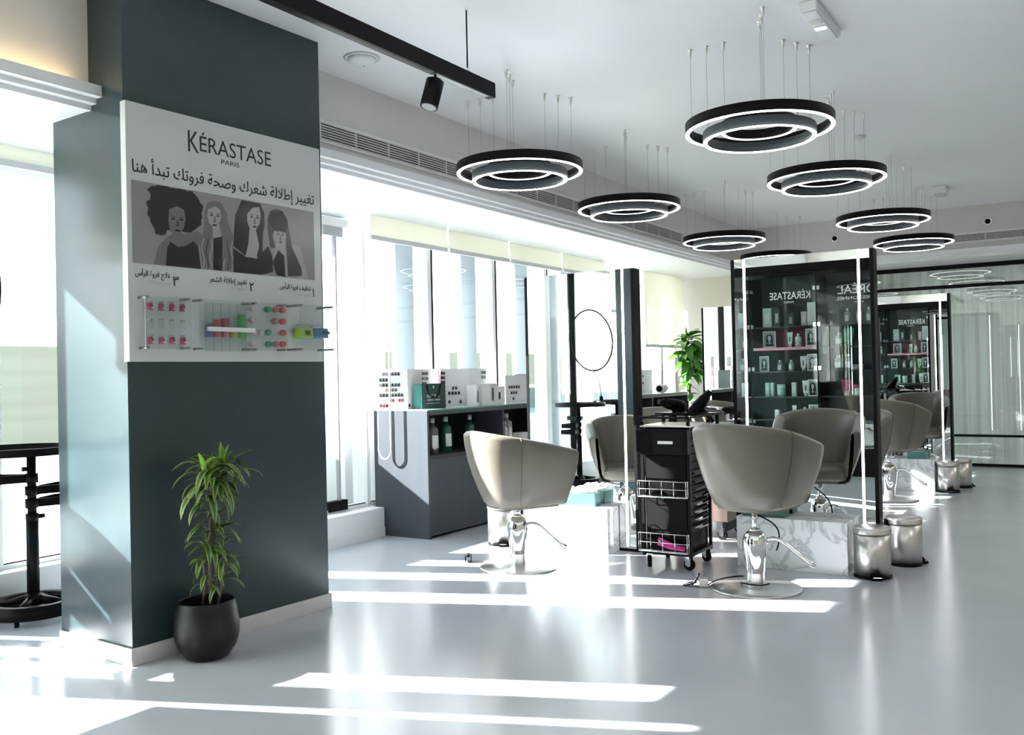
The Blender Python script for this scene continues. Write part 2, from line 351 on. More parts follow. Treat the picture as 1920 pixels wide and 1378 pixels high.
# facade: sill plinths, jambs, windows of one bay each
pl = MB().box(3.5, 5.31, 4.6, 4.95, 0, .215); struct('ledge_1', pl, Mt['white'], bev=.004, label='low white plinth under the glass door right of the column')
pb = MB().box(3.5, 5.30, 4.588, 4.6, 0, .07).build('baseboard', Mt['white'], bpy.data.objects['ledge_1'])
struct('ledge_2', MB().box(-3, 3.5, 4.93, 5.2, 0, .2), Mt['white'], bev=.004, label='low white plinth under the left window')
def window(i, x0, x1, y, z0=.2, mull=.05, dark=True, z1=ZS, label=None):
    t = thing('window_%d' % i, (0, 0, 0), kind='structure')
    if label: t['label'] = label
    MB().box(x0, x1, y, y + .006, z0, z1).build('pane', Mt['pane'], t)
    MB().box(x1 - mull, x1, y - .03, y + .12, z0, z1).build('mullion', Mt['white'], t)
    if dark: MB().box(x1 - .001, x1 + .018, y - .035, y + .05, z0, z1).build('gasket', Mt['black'], t)
    MB().box(x0, x1, y - .02, y + .06, z0, z0 + .025).build('bottom_rail', Mt['white'], t)
    MB().box(x0, x1, y - .005, y + .0, z0 + .025, z0 + .032).build('seal', Mt['black'], t)
    return t
YW = 4.75
window(1, -2.6, -.4, 5.05, label='window bay left of the frame')
window(2, -.4, 2.0, 5.05, label='wide window at the left edge, out of frame')
window(11, 2.0, 2.66, 5.05, mull=.10, dark=False, label='narrow window bay left of the frame, seen in the left mirror')
window(12, 2.66, 3.5, 5.05, dark=False, label='window bay left of the dark column')
f = MB().box(2.04, 2.44, 5.21, 5.25, -.3, 3.6).build('facade_fin', Mt['fin']); tag(f, 'broad blue-grey fin outside the left window, seen in the left mirror', 'fin')
window(3, 3.5, 5.30, YW + .02, mull=.02, dark=False, z0=.215, label='frameless glass door bay right of the column')
# white jamb between door bay and window row
jm = MB().box(5.28, 5.58, 4.97, 5.07, .0, ZS); struct('trim_4', jm, Mt['finw'], label='broad white jamb beside the glass door')
MB().box(3.5, 5.10, YW - .03, YW + .07, 2.33, 2.39).build('header_rail', Mt['white2'], bpy.data.objects['window_3'])
dr = bpy.data.objects['window_3']
MB().box(4.86, 5.06, YW - .01, YW + .05, 2.26, 2.33).build('patch_fitting', Mt['grey'], dr, .002)
MB().box(4.86, 5.06, YW - .01, YW + .05, .225, .30).build('patch_fitting', Mt['black'], dr, .002)
MB().box(4.985, 5.0, YW - .0, YW + .03, .25, 2.3).build('door_edge', Mt['grey'], dr)
xm = [5.14, 6.10, 7.07, 8.02, 8.98, 9.94, 10.9, 11.36]
names = ['first', 'second', 'third', 'fourth', 'fifth', 'sixth', 'last']
for i in range(7):
    window(4 + i, xm[i] + .18 * (i == 0), xm[i + 1], YW, z0=.22, label='%s window bay after the white jamb' % names[i])
struct('wall_sill', MB().box(5.3, XE, 4.70, 5.0, 0, .22), Mt['white'], label='low wall under the row of windows')
# outside cladding fins that cut the sunlight into stripes
FO = ['first', 'second', 'third', 'fourth', 'fifth', 'sixth', 'seventh', 'eighth', 'ninth']
for k in range(9):
    x = 3.18 + .96 * k + (.05 if k == 2 else 0)
    f = MB().box(x + .01, x + .25, 5.08, 5.14, -.3, 3.6).build('facade_fin', Mt['finw' if k == 2 else 'fin']); tag(f, 'blue-grey vertical fin outside, %s grey one from the column' % FO[k], 'fin', 'blue-grey fins outside the windows')
    if k == 1: continue
    f = MB().box(x + .56, x + .76, 5.08, 5.14, -.3, 3.6).build('facade_fin', Mt['finw']); tag(f, 'white vertical fin outside, %s white one from the column' % FO[k], 'fin', 'white fins outside the windows')
f = MB().box(1.23, 1.44, 5.2, 5.3, -.3, 3.6).build('facade_fin', Mt['finw']); tag(f, 'unseen white fin added outside the left window to cut the sunlight', 'fin')  # unseen fin, added to put a dark stripe into the sunlit floor

ov = MB().box(-6, 14, 5.0, 5.2, 2.37, 3.0); struct('canopy', ov, Mt['ledgew'], label='unseen shallow canopy above the windows, shaped to end the sun stripes')  # unseen overhang, shaped so the sun stripes end on the floor
# blinds
def blind(x0, x1, y, z0, label, group=None, side=True):
    t = thing('roller_blind', ((x0 + x1) / 2, y, ZS), 0, label, 'blind', group); h = (x1 - x0) / 2; L = ZS - z0
    MB().box(-h, h, -.001, .001, -L + .03, 0).build('fabric', Mt['blind'], t)
    MB().box(-h, h, -.012, .012, -L, -L + .035).build('bottom_bar', Mt['blindg'], t, .003)
    return t
for (x0, x1), lb in zip(((5.10, 6.04), (6.07, 6.97), (7.0, 7.94), (7.97, 8.9)), ('leftmost of the short ones', 'second short one from the left', 'third short one from the left', 'fourth, mostly behind the mirror')):
    blind(x0, x1, 4.50, 2.225, 'raised cream roller blind over the windows, %s' % lb, 'raised cream blinds')
blind(9.98, 11.2, 4.53, 1.50, 'lowered cream roller blind beside the tall green plant')
blind(-.5, 1.45, 4.58, .947, 'unseen lowered cream blind left of the frame, added to shade the floor')  # unseen blind added to bound the sunlit wedge at lower left
blind(1.55, 1.95, 4.58, 1.88, 'unseen half raised cream blind left of the frame, added to end a sun stripe')  # unseen blind added to cut off the far end of the left stripe
blind(1.98, 3.40, 4.58, 2.30, 'raised cream blind over the left window')
# blind pull cord looped at the counter end
pts = []
for k in range(25):
    a = k / 24
    pts.append((0, .06 * cos(pi * a), -.075 * sin(pi * a)))
cord = MB().tube([(0, .06, 1.3)] + pts + [(0, -.06, 1.3)], .006, 6).build('blind_cord', Mt['white2']); cord.location = (5.27, 4.55, .66)
tag(cord, 'white looped blind cord hanging at the counter end', 'cord')

# outside
struct('terrace', MB().box(-6, 20, 5.2, 7.0, -.3, .16), Mt['terr'], label='pale sunlit terrace outside the windows')
struct('ground', MB().box(-60, 120, 7.0, 120, -.8, -.6), Mt['ground'], label='ground beyond the terrace')
rb = thing('ribbed_wall', (0, 5.6, 0), 0, 'low beige ribbed wall outside the glass door and windows', 'wall')
rm = MB().box(3.7, 14, 0, .08, .0, 1.10); rm.build('core', Mt['ribbed'], rb)
r2 = MB()
for k in range(87): r2.box(3.7 + .118 * k, 3.74 + .118 * k, -.02, 0, .0, 1.09)
tag(r2.build('ribs', Mt['ribbed'], rb), kind='stuff')
bal = thing('glass_balustrade', (0, 6.7, .16), 0, 'tinted glass balustrade on the terrace outside the left window', 'balustrade')
for k in range(8):
    MB().box(-3.9 + .9 * k, -3.04 + .9 * k, 0, .012, .05, .86).build('glass_panel', Mt['balus'], bal)
    MB().box(-3.98 + .9 * k, -3.95 + .9 * k, -.02, .03, 0, .9).build('post', Mt['grey'], bal)
MB().box(-4, 3.3, -.02, .03, .86, .9).build('rail', Mt['grey'], bal)
hb = MB().prism([(26, -.7), (27.5, 2.4), (29, 2.7), (40, 3.4), (40, -.7)], 'x', -60, 90).build('grass_bank', Mt['hill']); hb['kind'] = 'structure'; hb['label'] = 'pale dry grass bank beyond the terrace'
lp = thing('street_lamp', (7.0, 20.5, -.6), 0, 'thin street lamp seen through the left window', 'lamp')
MB().cyl((0, 0, 0), (0, 0, 4.1), .05, 8, .03).build('pole', Mt['finw'], lp)
MB().box(-.5, .5, -.06, .06, 4.1, 4.16).build('lamp_head', Mt['finw'], lp)

# air grilles
def grille(name, a, b, axis, p, z0, z1, label, step=.42):
    t = thing(name, (0, 0, 0), 0, label, 'air grille')
    def bx(m, u0, u1, d0, d1, q0, q1):
        return m.box(u0, u1, p - d1, p - d0, q0, q1) if axis == 'x' else m.box(p - d1, p - d0, u0, u1, q0, q1)
    bx(MB(), a, b, .0005, .002, z0, z1).build('dark_recess', Mt['black'], t)
    n = 6; h = (z1 - z0) / n
    for k in range(n + 1):
        bx(MB(), a, b, .001, .014, z0 + k * h - .0032, z0 + k * h + .0032).build('slat', Mt['bulk'], t)
    u = a
    while u < b:
        bx(MB(), u, u + .012, .001, .015, z0, z1).build('divider', Mt['bulk'], t); u += step
    fr = MB(); bx(fr, a, b, .0, .010, z1, z1 + .02); bx(fr, a, b, .0, .010, z0 - .02, z0); fr.build('frame', Mt['white'], t)
    return t
grille('air_grille', 3.5, 9.25, 'x', YB, 2.585, 2.676, 'long slotted air grille in the bulkhead above the windows', .30)
grille('air_grille', -1.5, 1.95, 'y', XE, 2.59, 2.665, 'slotted air grille in the end bulkhead at the right')
# ceiling bits
def at(name, loc, rz, label, cat, group=None): return thing(name, loc, rz, label, cat, group)
e = at('emergency_light', (4.73, 1.145, ZC), 0, 'white rectangular emergency light on the ceiling near the big ring lamp', 'light')
MB().box(-.24, .24, -.045, .045, -.045, 0).build('housing', Mt['white2'], e, .006)
MB().box(-.215, .215, -.035, .035, -.056, -.045).build('lens', Mt['white_lit'], e, .004)
for x in (-.12, -.02): MB().box(x, x + .05, -.03, .03, -.060, -.056).build('led_reflector', Mt['chrome'], e)
sm = at('smoke_detector', (3.81, 3.40, ZC), 0, 'round white smoke detector between column and track light', 'detector')
MB().lathe([(.02, -.001), (.075, -.001), (.078, -.015), (.066, -.030), (.045, -.040), (.0005, -.042)], (0, 0, 0), 32, False).build('body', Mt['white2'], sm)
MB().lathe([(.095, -.0005), (.10, -.004), (.08, -.008)], (0, 0, 0), 32, False).build('base_plate', Mt['white2'], sm)
MB().lathe([(.005, -.044), (.005, -.041)], (.02, 0, 0), 8).build('indicator', Mt['grey'], sm)
s2 = at('ceiling_sensor', (7.35, 1.505, ZC), 0, 'small ceiling sensor behind the second right ring lamp', 'sensor')
MB().lathe([(.04, -.001), (.045, -.012), (.03, -.03), (.001, -.034)], (0, 0, 0), 20, False).build('body', Mt['white2'], s2)
MB().box(-.05, .05, -.012, .012, -.03, -.012).build('contact', Mt['chrome'], s2)
s3 = at('junction_box', (9.99, 1.29, ZC), 0, 'small white box on the far ceiling', 'box')
MB().box(-.12, .12, -.06, .06, -.07, 0).build('housing', Mt['white2'], s3, .005)
MB().box(-.1, .1, -.045, .045, -.078, -.07).build('cover', Mt['paperg'], s3)
for y, z, lb in ((2.643, 2.764, 'left of the two round sensors on the end bulkhead'), (.998, 2.79, 'right of the two round sensors on the end bulkhead')):
    q = at('wall_sensor', (XE, y, z), 0, lb, 'sensor'); q.rotation_euler = (0, R(-90), 0)
    MB().lathe([(.045, .001), (.045, .008), (.03, .012), (.03, .004)], (0, 0, 0), 24, False).build('ring', Mt['chrome'], q)
    MB().lathe([(.028, .002), (.022, .012), (.001, .014)], (0, 0, 0), 16, False).build('core', Mt['black'], q)

# ------------------------------------------------------------------ glass partition with sheer curtain
XP = 12.1
gp = thing('partition_frame', (XP, 0, 0), 0, kind='structure'); gp['label'] = 'black framed glass partition in front of the sheer curtain'
for z0, z1 in ((0, .03), (.347, .375), (2.13, 2.17), (2.36, ZS + .07)):
    MB().box(-.03, .03, -4, 2.75, z0, z1 if z1 < 2.4 else 2.41).build('rail', Mt['black'], gp)
for y in (2.72, -.95, -3.2): MB().box(-.03, .03, y - .02, y + .02, 0, 2.41).build('post', Mt['black'], gp)
for y0, y1 in ((.93, 2.72), (-.95, .926), (-3.2, -.95)): MB().box(-.004, .004, y0, y1, .03, 2.36).build('glass', Mt['partglass'], gp)
cm = MB(); rows = []
for z in (2.40, 1.6, .8, .02):
    row = []
    for k in range(620):
        y = -4 + k * (6.7 / 619); ph = y * 2 * pi / .16 + 1.2 * sin(y * 3.1) + .15 * z
        row.append((XP + .17 + .035 * sin(ph) + .012 * sin(2.3 * ph + 1) + .01 * sin(z * 2 + y * 5), y, z))
    rows.append(row)
cm.sm = True; cm.grid(rows); cu_ = cm.build('sheer_curtain', Mt['sheer'], smooth=True); tag(cu_, 'pale grey-green sheer curtain hanging behind the glass partition', 'curtain')
MB().box(XP + .15, XP + .19, -4, 2.7, 2.395, 2.41).build('curtain_track', Mt['white2'], cu_)

# ------------------------------------------------------------------ display board on the column
BD = thing('display_board', (2.376 + sin(TH) * .04, 3.475 - cos(TH) * .04, 0), TH, 'white display board with black lettering and a black and white photo on the dark column', 'display')
MB().box(-.015, 1.085, 0, .038, 1.292, 2.40).build('panel', Mt['board'], BD, .0015)
lettering('brand_lettering', [dict(s='K', x0=.291, x1=.348, z0=2.240, h=.100), dict(s='ÉRASTASE', x0=.353, x1=.763, z0=2.252, h=.072)], Mt['ink'], BD, -.001)
# taller first letter as in the logo
lettering('city_lettering', [dict(s='PARIS', x0=.469, x1=.571, z0=2.214, h=.021, wgt=.008)], Mt['ink'], BD, -.001)
lettering('headline_lettering', [dict(s=arabic('تغيير إطلالة شعرك وصحة فروتك تبدأ هنا'), x0=.012, x1=1.04, z0=2.103, h=.052, bold=.0016)], Mt['ink'], BD, -.001)
lettering('step_lettering', [
    dict(s='٣', x0=.200, x1=.228, z0=1.627, h=.044, bold=.0025), dict(s=arabic('علاج فروة الرأس'), x0=.017, x1=.187, z0=1.660, h=.024, bold=.0016),
    dict(s='٢', x0=.618, x1=.642, z0=1.630, h=.043, bold=.0025), dict(s=arabic('تغيير إطلالة الشعر'), x0=.390, x1=.602, z0=1.660, h=.024, bold=.0016),
    dict(s='١', x0=1.020, x1=1.027, z0=1.626, h=.045, bold=.0025), dict(s=arabic('تنظيف فروة الرأس'), x0=.803, x1=1.006, z0=1.656, h=.024, bold=.0016)], Mt['ink'], BD, -.001)
lettering('small_step_lettering', [dict(s=arabic('سبيسيفك'), x0=.077, x1=.187, z0=1.631, h=.018), dict(s=arabic('فوزيو دوز'), x0=.507, x1=.602, z0=1.633, h=.018),
    dict(s=arabic('فوزيو سكراب'), x0=.879, x1=1.005, z0=1.627, h=.018)], Mt['grey'], BD, -.001)
PPL = {"afro": [[0.077, 2.04], [0.136, 2.064], [0.225, 2.063], [0.308, 2.062], [0.339, 2.031], [0.362, 2.002], [0.356, 1.955], [0.357, 1.915], [0.304, 1.876], [0.262, 1.871], [0.181, 1.871], [0.165, 1.847], [0.126, 1.843], [0.093, 1.904], [0.08, 1.932], [0.081, 1.98], [0.1, 2.009]], "face1": [[0.188, 1.964], [0.229, 1.983], [0.264, 1.97], [0.271, 1.931], [0.26, 1.889], [0.231, 1.85], [0.216, 1.848], [0.191, 1.868], [0.182, 1.911]], "top1": [[0.19, 1.821], [0.23, 1.801], [0.266, 1.809], [0.308, 1.836], [0.334, 1.816], [0.347, 1.713], [0.165, 1.713], [0.174, 1.791]], "arm1": [[0.18, 1.844], [0.13, 1.795], [0.106, 1.715], [0.163, 1.713], [0.179, 1.791], [0.21, 1.80], [.262, 1.80], [.31, 1.83], [.345, 1.815], [.372, 1.86], [.33, 1.885], [.262, 1.862], [.225, 1.87]], "hair2": [[0.387, 2.019], [0.425, 2.036], [0.464, 2.03], [0.496, 1.983], [0.501, 1.942], [0.528, 1.884], [0.526, 1.789], [0.513, 1.717], [0.457, 1.717], [0.466, 1.877], [0.421, 1.853], [0.409, 1.824], [0.412, 1.718], [0.353, 1.718], [0.344, 1.808], [0.368, 1.911], [0.369, 1.966]], "face2": [[0.391, 1.992], [0.43, 2.011], [0.457, 1.997], [0.462, 1.96], [0.445, 1.93], [0.417, 1.913], [0.395, 1.928], [0.385, 1.959]], "top2": [[0.416, 1.86], [0.466, 1.875], [0.462, 1.713], [0.412, 1.716]], "hair3": [[0.581, 2.061], [0.691, 2.058], [0.715, 2.017], [0.716, 1.954], [0.705, 1.922], [0.70, 1.853], [0.70, 1.80], [0.657, 1.80], [0.59, 1.80], [0.527, 1.836], [0.535, 1.932], [0.542, 1.984]], "face3": [[0.643, 2.032], [0.685, 2.042], [0.693, 2.0], [0.683, 1.959], [0.658, 1.922], [0.628, 1.924], [0.611, 1.96], [0.612, 1.999]], "chest3": [[0.625, 1.935], [0.663, 1.924], [0.68, 1.852], [0.661, 1.792], [0.595, 1.791], [0.615, 1.855]], "top3": [[0.527, 1.827], [0.584, 1.799], [0.661, 1.787], [0.735, 1.858], [0.759, 1.811], [0.763, 1.733], [0.689, 1.713], [0.524, 1.713]], "hair4": [[0.752, 2.032], [0.79, 2.047], [0.828, 2.042], [0.859, 2.006], [0.87, 1.942], [0.888, 1.864], [0.945, 1.768], [0.95, 1.727], [0.858, 1.72], [0.849, 1.87], [0.845, 1.939], [0.775, 1.941], [0.762, 1.91], [0.779, 1.853], [0.748, 1.849], [0.731, 1.946], [0.736, 2.0]], "face4": [[0.772, 1.941], [0.841, 1.944], [0.85, 1.91], [0.83, 1.868], [0.798, 1.874], [0.774, 1.901]], "arm4": [[0.875, 1.882], [0.941, 1.874], [0.99, 1.715], [0.923, 1.713]], "neck4": [[.79, 1.89], [.84, 1.89], [.85, 1.715], [.775, 1.715], [.765, 1.80]], "top4": [[0.759, 1.78], [0.798, 1.845], [0.835, 1.818], [0.839, 1.714], [0.782, 1.719]]}
pm = MB(); lay = [0]
def shape(pts, mi):
    lay[0] += 1; y = -.0012 - lay[0] * .00004
    pm.mi = mi; pm.add([(p[0], y, p[1]) for p in pts], [tuple(range(len(pts)))])
def wavy(pts, amp, n=5):
    out = []
    for i, p in enumerate(pts):
        q = pts[(i + 1) % len(pts)]
        for k in range(n):
            t = k / n; r = random.uniform(-amp, amp)
            out.append((p[0] + (q[0] - p[0]) * t + r, min(2.062, p[1] + (q[1] - p[1]) * t + random.uniform(-amp, amp))))
    return out
def ell(cx, cz, rx, rz, mi, n=14, rot=0.0): shape([(cx + rx * cos(2 * pi * k / n) * cos(rot) - rz * sin(2 * pi * k / n) * sin(rot), cz + rz * sin(2 * pi * k / n) * cos(rot) + rx * cos(2 * pi * k / n) * sin(rot)) for k in range(n)], mi)
# indices 0 backdrop 1 black 2 dark grey 3 grey 4 light grey
shape([(.007, 1.712), (1.036, 1.712), (1.036, 2.065), (.007, 2.065)], 0)
shape(wavy(PPL['afro'], .005, 6), 1)
shape([[.205, 1.87], [.25, 1.87], [.262, 1.80], [.195, 1.80]], 3); shape(PPL['arm1'], 3); shape(PPL['face1'], 3); shape(PPL['top1'], 1)
shape(PPL['hair2'], 3)
shape([[.415, 1.93], [.45, 1.93], [.465, 1.85], [.412, 1.84]], 4); shape(PPL['top2'], 1); shape(PPL['face2'], 4)
for k in range(7):   # hair waves
    x = .36 + .022 * k + (.03 if k > 2 else 0); a = 1.72; z = [(x - .004 + .006 * sin(j * .9 + k), a + j * .017) for j in range(9 if k not in (3, 4) else 4)]
    shape(z + [(p[0] + .006, p[1]) for p in reversed(z)], 2 if k % 2 else 4)
shape(PPL['hair3'], 1); shape(PPL['top3'], 1); shape(PPL['chest3'], 4); shape(PPL['face3'], 4)
shape(PPL['arm4'], 4); shape(PPL['hair4'], 2); shape(PPL['neck4'], 4); shape(PPL['top4'], 1); shape(PPL['face4'], 4)
shape([[0.752, 2.03], [0.828, 2.04], [0.862, 1.99], [.848, 1.937], [.77, 1.937], [.74, 1.98]], 1)
for cx, cz, s_, sk in ((.228, 1.92, 1.15, 2), (.425, 1.962, 1.0, 3), (.655, 1.983, 1.0, 3), (.812, 1.918, .85, 3)):
    for dx in (-.018, .018):
        ell(cx + dx * s_, cz + .004, .009 * s_, .0035 * s_, 1); ell(cx + dx * s_, cz + .014, .011 * s_, .002 * s_, 2, rot=-.15 if dx < 0 else .15)
    shape([(cx - .002, cz + .002), (cx + .004, cz + .002), (cx + .007, cz - .022), (cx - .007, cz - .022)], sk)
    ell(cx, cz - .025, .008 * s_, .002 * s_, 2); ell(cx, cz - .040 * s_, .013 * s_, .0045 * s_, 1)
ph = pm.build('photo_print', [Mt['pr_bg'], Mt['pr_d'], Mt['pr_dk'], Mt['pr_m'], Mt['pr_l']], BD, fixn=False)
# acrylic holders
for x0, x1, z0, z1, n in ((.022, .248, 1.345, 1.570, 3), (.290, .582, 1.343, 1.570, 2), (.590, .795, 1.343, 1.572, 3), (.835, 1.062, 1.345, 1.572, 2)):
    dp = .108 if x0 > .8 else .062
    hold = MB().box(x0, x1, -dp, -dp + .004, z0, z1).build('acrylic_front', Mt['acryl'], BD)
    for x in (x0 + .012, x1 - .012):
        for z in (z0 + .005, z1 - .005): MB().cyl((x, -dp - .002, z), (x, -.0005, z), .006, 10).build('standoff', Mt['shadow_grey'], hold)
MB().box(.335, .60, -.060, -.050, 1.428, 1.448).build('tube_rail', Mt['white2'], BD)
def on_board(name, x, y, z, label, cat, group):
    t = thing(name, BD.matrix_basis @ Vector((x, y, z)) if False else (0, 0, 0), TH, label, cat, group)
    p = Vector((x, y)); c, s = cos(TH), sin(TH)
    t.location = (BD.location.x + c * x - s * y, BD.location.y + s * x + c * y, z); return t
ORD = ['leftmost', 'second from the left', 'third from the left', 'fourth from the left', 'rightmost']
proto = None
for r_, (z, row) in enumerate(((1.512, 'top'), (1.436, 'middle'), (1.366, 'bottom'))):
    for k in range(4):
        x = .066 + .053 * k; lb = 'tiny vial %s, %s row on the board, %s' % ('with crimson label' if r_ != 1 else 'of clear glass', row, ['leftmost', 'second from the left', 'third from the left', 'rightmost'][k])
        t = on_board('vial', x, -.03, z, lb, 'vial', 'small vials on the display board')
        MB().lathe([(.0125, 0), (.0125, .026), (.006, .032)], (0, 0, 0), 14).build('glass_body', Mt['crimson'] if r_ != 1 else Mt['acryl'], t)
        MB().lathe([(.0105, .032), (.0105, .040)], (0, 0, 0), 14).build('cap', Mt['grey'], t)
        if r_ != 1: MB().box(-.002, .011, -.0132, -.012, .006, .012).build('print_mark', Mt['label'], t)
for k, (x, mt_, lvl, cn) in enumerate(((.363, 'purple', .022, 'purple'), (.407, 'red', .045, 'red'), (.450, 'rose', .052, 'rose'), (.497, 'olive', .0, 'yellow'), (.547, 'green', .072, 'green'))):
    t = on_board('test_tube', x, -.03, 1.338, 'tall clear display tube with %s liquid on the board' % cn, 'tube', 'display tubes on the board')
    MB().lathe([(.0195, 0), (.0195, .222)], (0, 0, 0), 18, False).build('glass_tube', Mt['acryl'], t)
    MB().lathe([(.0185, .066), (.0185, .09 + lvl + .01)], (0, 0, 0), 18).build('liquid', Mt[mt_], t)
DOTS = [[.601, 1.543, 'palep'], [.691, 1.543, 'capg'], [.737, 1.544, 'capd'], [.782, 1.544, 'capr'], [.601, 1.49, 'palep'], [.736, 1.487, 'capd'], [.782, 1.487, 'capr'], [.607, 1.431, 'palep'], [.648, 1.43, 'palep'], [.691, 1.432, 'capg'], [.783, 1.432, 'capr'], [.599, 1.375, 'palep'], [.693, 1.374, 'capg'], [.737, 1.375, 'capd'], [.781, 1.376, 'capr']]
cnm = dict(palep='pale pink', capg='emerald green', capd='dusty rose', capr='bright red')
for k, (x, z, c) in enumerate(DOTS):
    row = 'top second third bottom'.split()[0 if z > 1.52 else 1 if z > 1.46 else 2 if z > 1.4 else 3]
    nth = sum(1 for d in DOTS[:k] if d[2] == c and abs(d[1] - z) < .02)
    t = on_board('ampoule', x, -.03, z, 'ampoule lying with %s round cap, %s%s row of capped ampoules' % (cnm[c], 'right of its twin, ' if nth else '', row), 'ampoule', 'capped ampoules on the display board')
    MB().tube([(0, .026, 0), (0, 0, 0)], .008, 12).build('glass_body', Mt['acryl'], t)
    MB().tube([(0, 0, 0), (0, -.020, 0), (0, -.024, 0)], [.015, .015, .011], 16).build('cap', Mt[c], t)
for x, c, n in ((.905, 'lime', 'lime green'), (1.009, 'blue', 'steel blue')):
    t = on_board('product_jar', x, -.052, 1.408, 'round %s jar in the acrylic holder of the display board' % n, 'jar', 'two jars on the display board')
    MB().lathe([(.044, 0), (.049, .006), (.049, .046), (.044, .05)], (0, 0, 0), 28).build('jar_body', Mt[c], t)
    MB().lathe([(.045, .05), (.045, .066)], (0, 0, 0), 28).build('lid', Mt['acryl'], t)
    if c == 'blue': MB().box(-.02, .03, -.0505, -.0485, .02, .034).build('jar_label', Mt['ink'], t)
    else: MB().box(-.03, .0, -.0505, -.0485, .014, .036).build('jar_label', Mt['leafg'], t)

# ------------------------------------------------------------------ ring pendant lamps
def annulus(m, ro, ri, z0, z1, n=72):
    m.sm = False; rows = []
    for r, z in ((ro, z0), (ro, z1), (ri, z1), (ri, z0), (ro, z0)): rows.append([(r * cos(2 * pi * k / n), r * sin(2 * pi * k / n), z) for k in range(n)])
    m.sm = True; m.grid(rows, True); return m
def sharp(o):
    for e in o.data.edges: pass
    return o
def pendant(x, y, z, label):
    t = thing('ring_pendant_lamp', (x, y, z), 0, label, 'lamp', 'black triple ring pendant lamps')
    for nm, r, dz, hh, mt_, led in (('outer_ring', .385, 0, .052, 'black', 'led'), ('middle_ring', .292, -.048, .052, 'grayring', 'led'), ('inner_ring', .195, .0, .05, 'black', 'ledinner')):
        o = annulus(MB(), r, r - .022, dz + .004, dz + .004 + hh).build(nm, Mt[mt_], t); fl(o)
        l = annulus(MB(), r - .001, r - .021, dz, dz + .006).build('led_diffuser', Mt[led], o); fl(l)
    for gi, (ang, rr) in enumerate(((90, (.375, .282, .185)), (-30, (.375, .282, .185)), (202, (.375, .282, .185)))):
        for j, r in enumerate(rr):
            px, py = r * cos(R(ang)), r * sin(R(ang))
            MB().cyl((px, py, .03), (px, py, ZC - z - .03), .0011, 5).build('cable', Mt['grey'], t)
            MB().lathe([(.003, -.05), (.0085, -.025), (.0085, -.002), (.016, -.001), (.016, 0)], (px, py, ZC - z), 10).build('ceiling_anchor', Mt['steel'], t)
    return t
def fl(o):
    for p in o.data.polygons: p.use_smooth = abs(p.normal.z) < .5
    return o
lr = pendant(4.79, 1.49, 2.468, 'black ring pendant lamp nearest the camera, front of the right row')
for x, lb in ((6.37, 'second lamp of the right row'), (8.47, 'third lamp of the right row'), (10.2, 'fourth lamp of the right row, partly behind the third')):
    dup(lr, (x, 1.53 + (x - 6.37) * .015, 2.47), 0, 'black ring pendant lamp, ' + lb)
for x, lb in ((4.72, 'front of the left row, below the end of the track light'), (6.30, 'second of the left row'), (8.46, 'third of the left row'), (10.2, 'last of the left row, above the black mirror frame')):
    dup(lr, (x, 2.97 + (x - 6.3) * .012, 2.432), 0, 'black ring pendant lamp, ' + lb)

# ------------------------------------------------------------------ track light
ZT = 2.60
tr = thing('track_light_rail', (0, 2.55, ZT), 0, 'black track rail hanging diagonally across the top of the view', 'track light')
MB().box(1.2, 3.83, -.022, .022, 0, .075).build('rail', Mt['black'], tr, .001)
MB().box(1.2, 3.30, -.013, .013, -.001, .0005).build('track_slot', Mt['blackp'], tr)
MB().box(3.35, 3.78, -.014, .014, -.002, .001).build('light_insert', Mt['grey'], tr)
for x in (3.62, 1.6):
    MB().cyl((x, 0, .075), (x, 0, ZC - ZT), .004, 6).build('suspension_cable', Mt['black'], tr)
    MB().lathe([(.012, .075), (.012, .09), (.005, .1)], (x, 0, 0), 10).build('cable_grip', Mt['chrome'], tr)
def spot(x, y, z, ax, label, L=.135, r=.042):
    s_ = thing('track_spotlight', (x, y, z), 0, label, 'spotlight')
    MB().cyl((0, 0, 0), (0, 0, -.03), .006, 8).build('swivel', Mt['blackp'], s_)
    d = Vector(ax).normalized(); a = Vector((0, 0, -.03)); m = MB(); m.tube([a, a + d * .004, a + d * L], [r * .85, r, r], 28)
    h = m.build('lamp_head', Mt['black'], s_)
    MB().tube([a + d * (L - .001), a + d * (L + .001)], [r * .8, r * .8], 24).build('lens', Mt['grey'], h)
    return s_
spot(3.36, 2.55, ZT, (-.28, .10, -1), 'black cylinder spotlight clipped under the track rail')
d_ = thing('ceiling_spotlight', (2.13, 2.86, 2.80), 0, 'dark square spotlight at the top edge above the column', 'spotlight')
MB().box(-.045, .045, -.045, .045, -.04, .1).build('housing', Mt['black'], d_, .003); MB().box(-.05, .05, -.05, .05, -.046, -.04).build('bezel', Mt['grey'], d_)
MB().box(-.04, .04, -.04, .04, .1, .18).build('mounting_box', Mt['black'], d_)

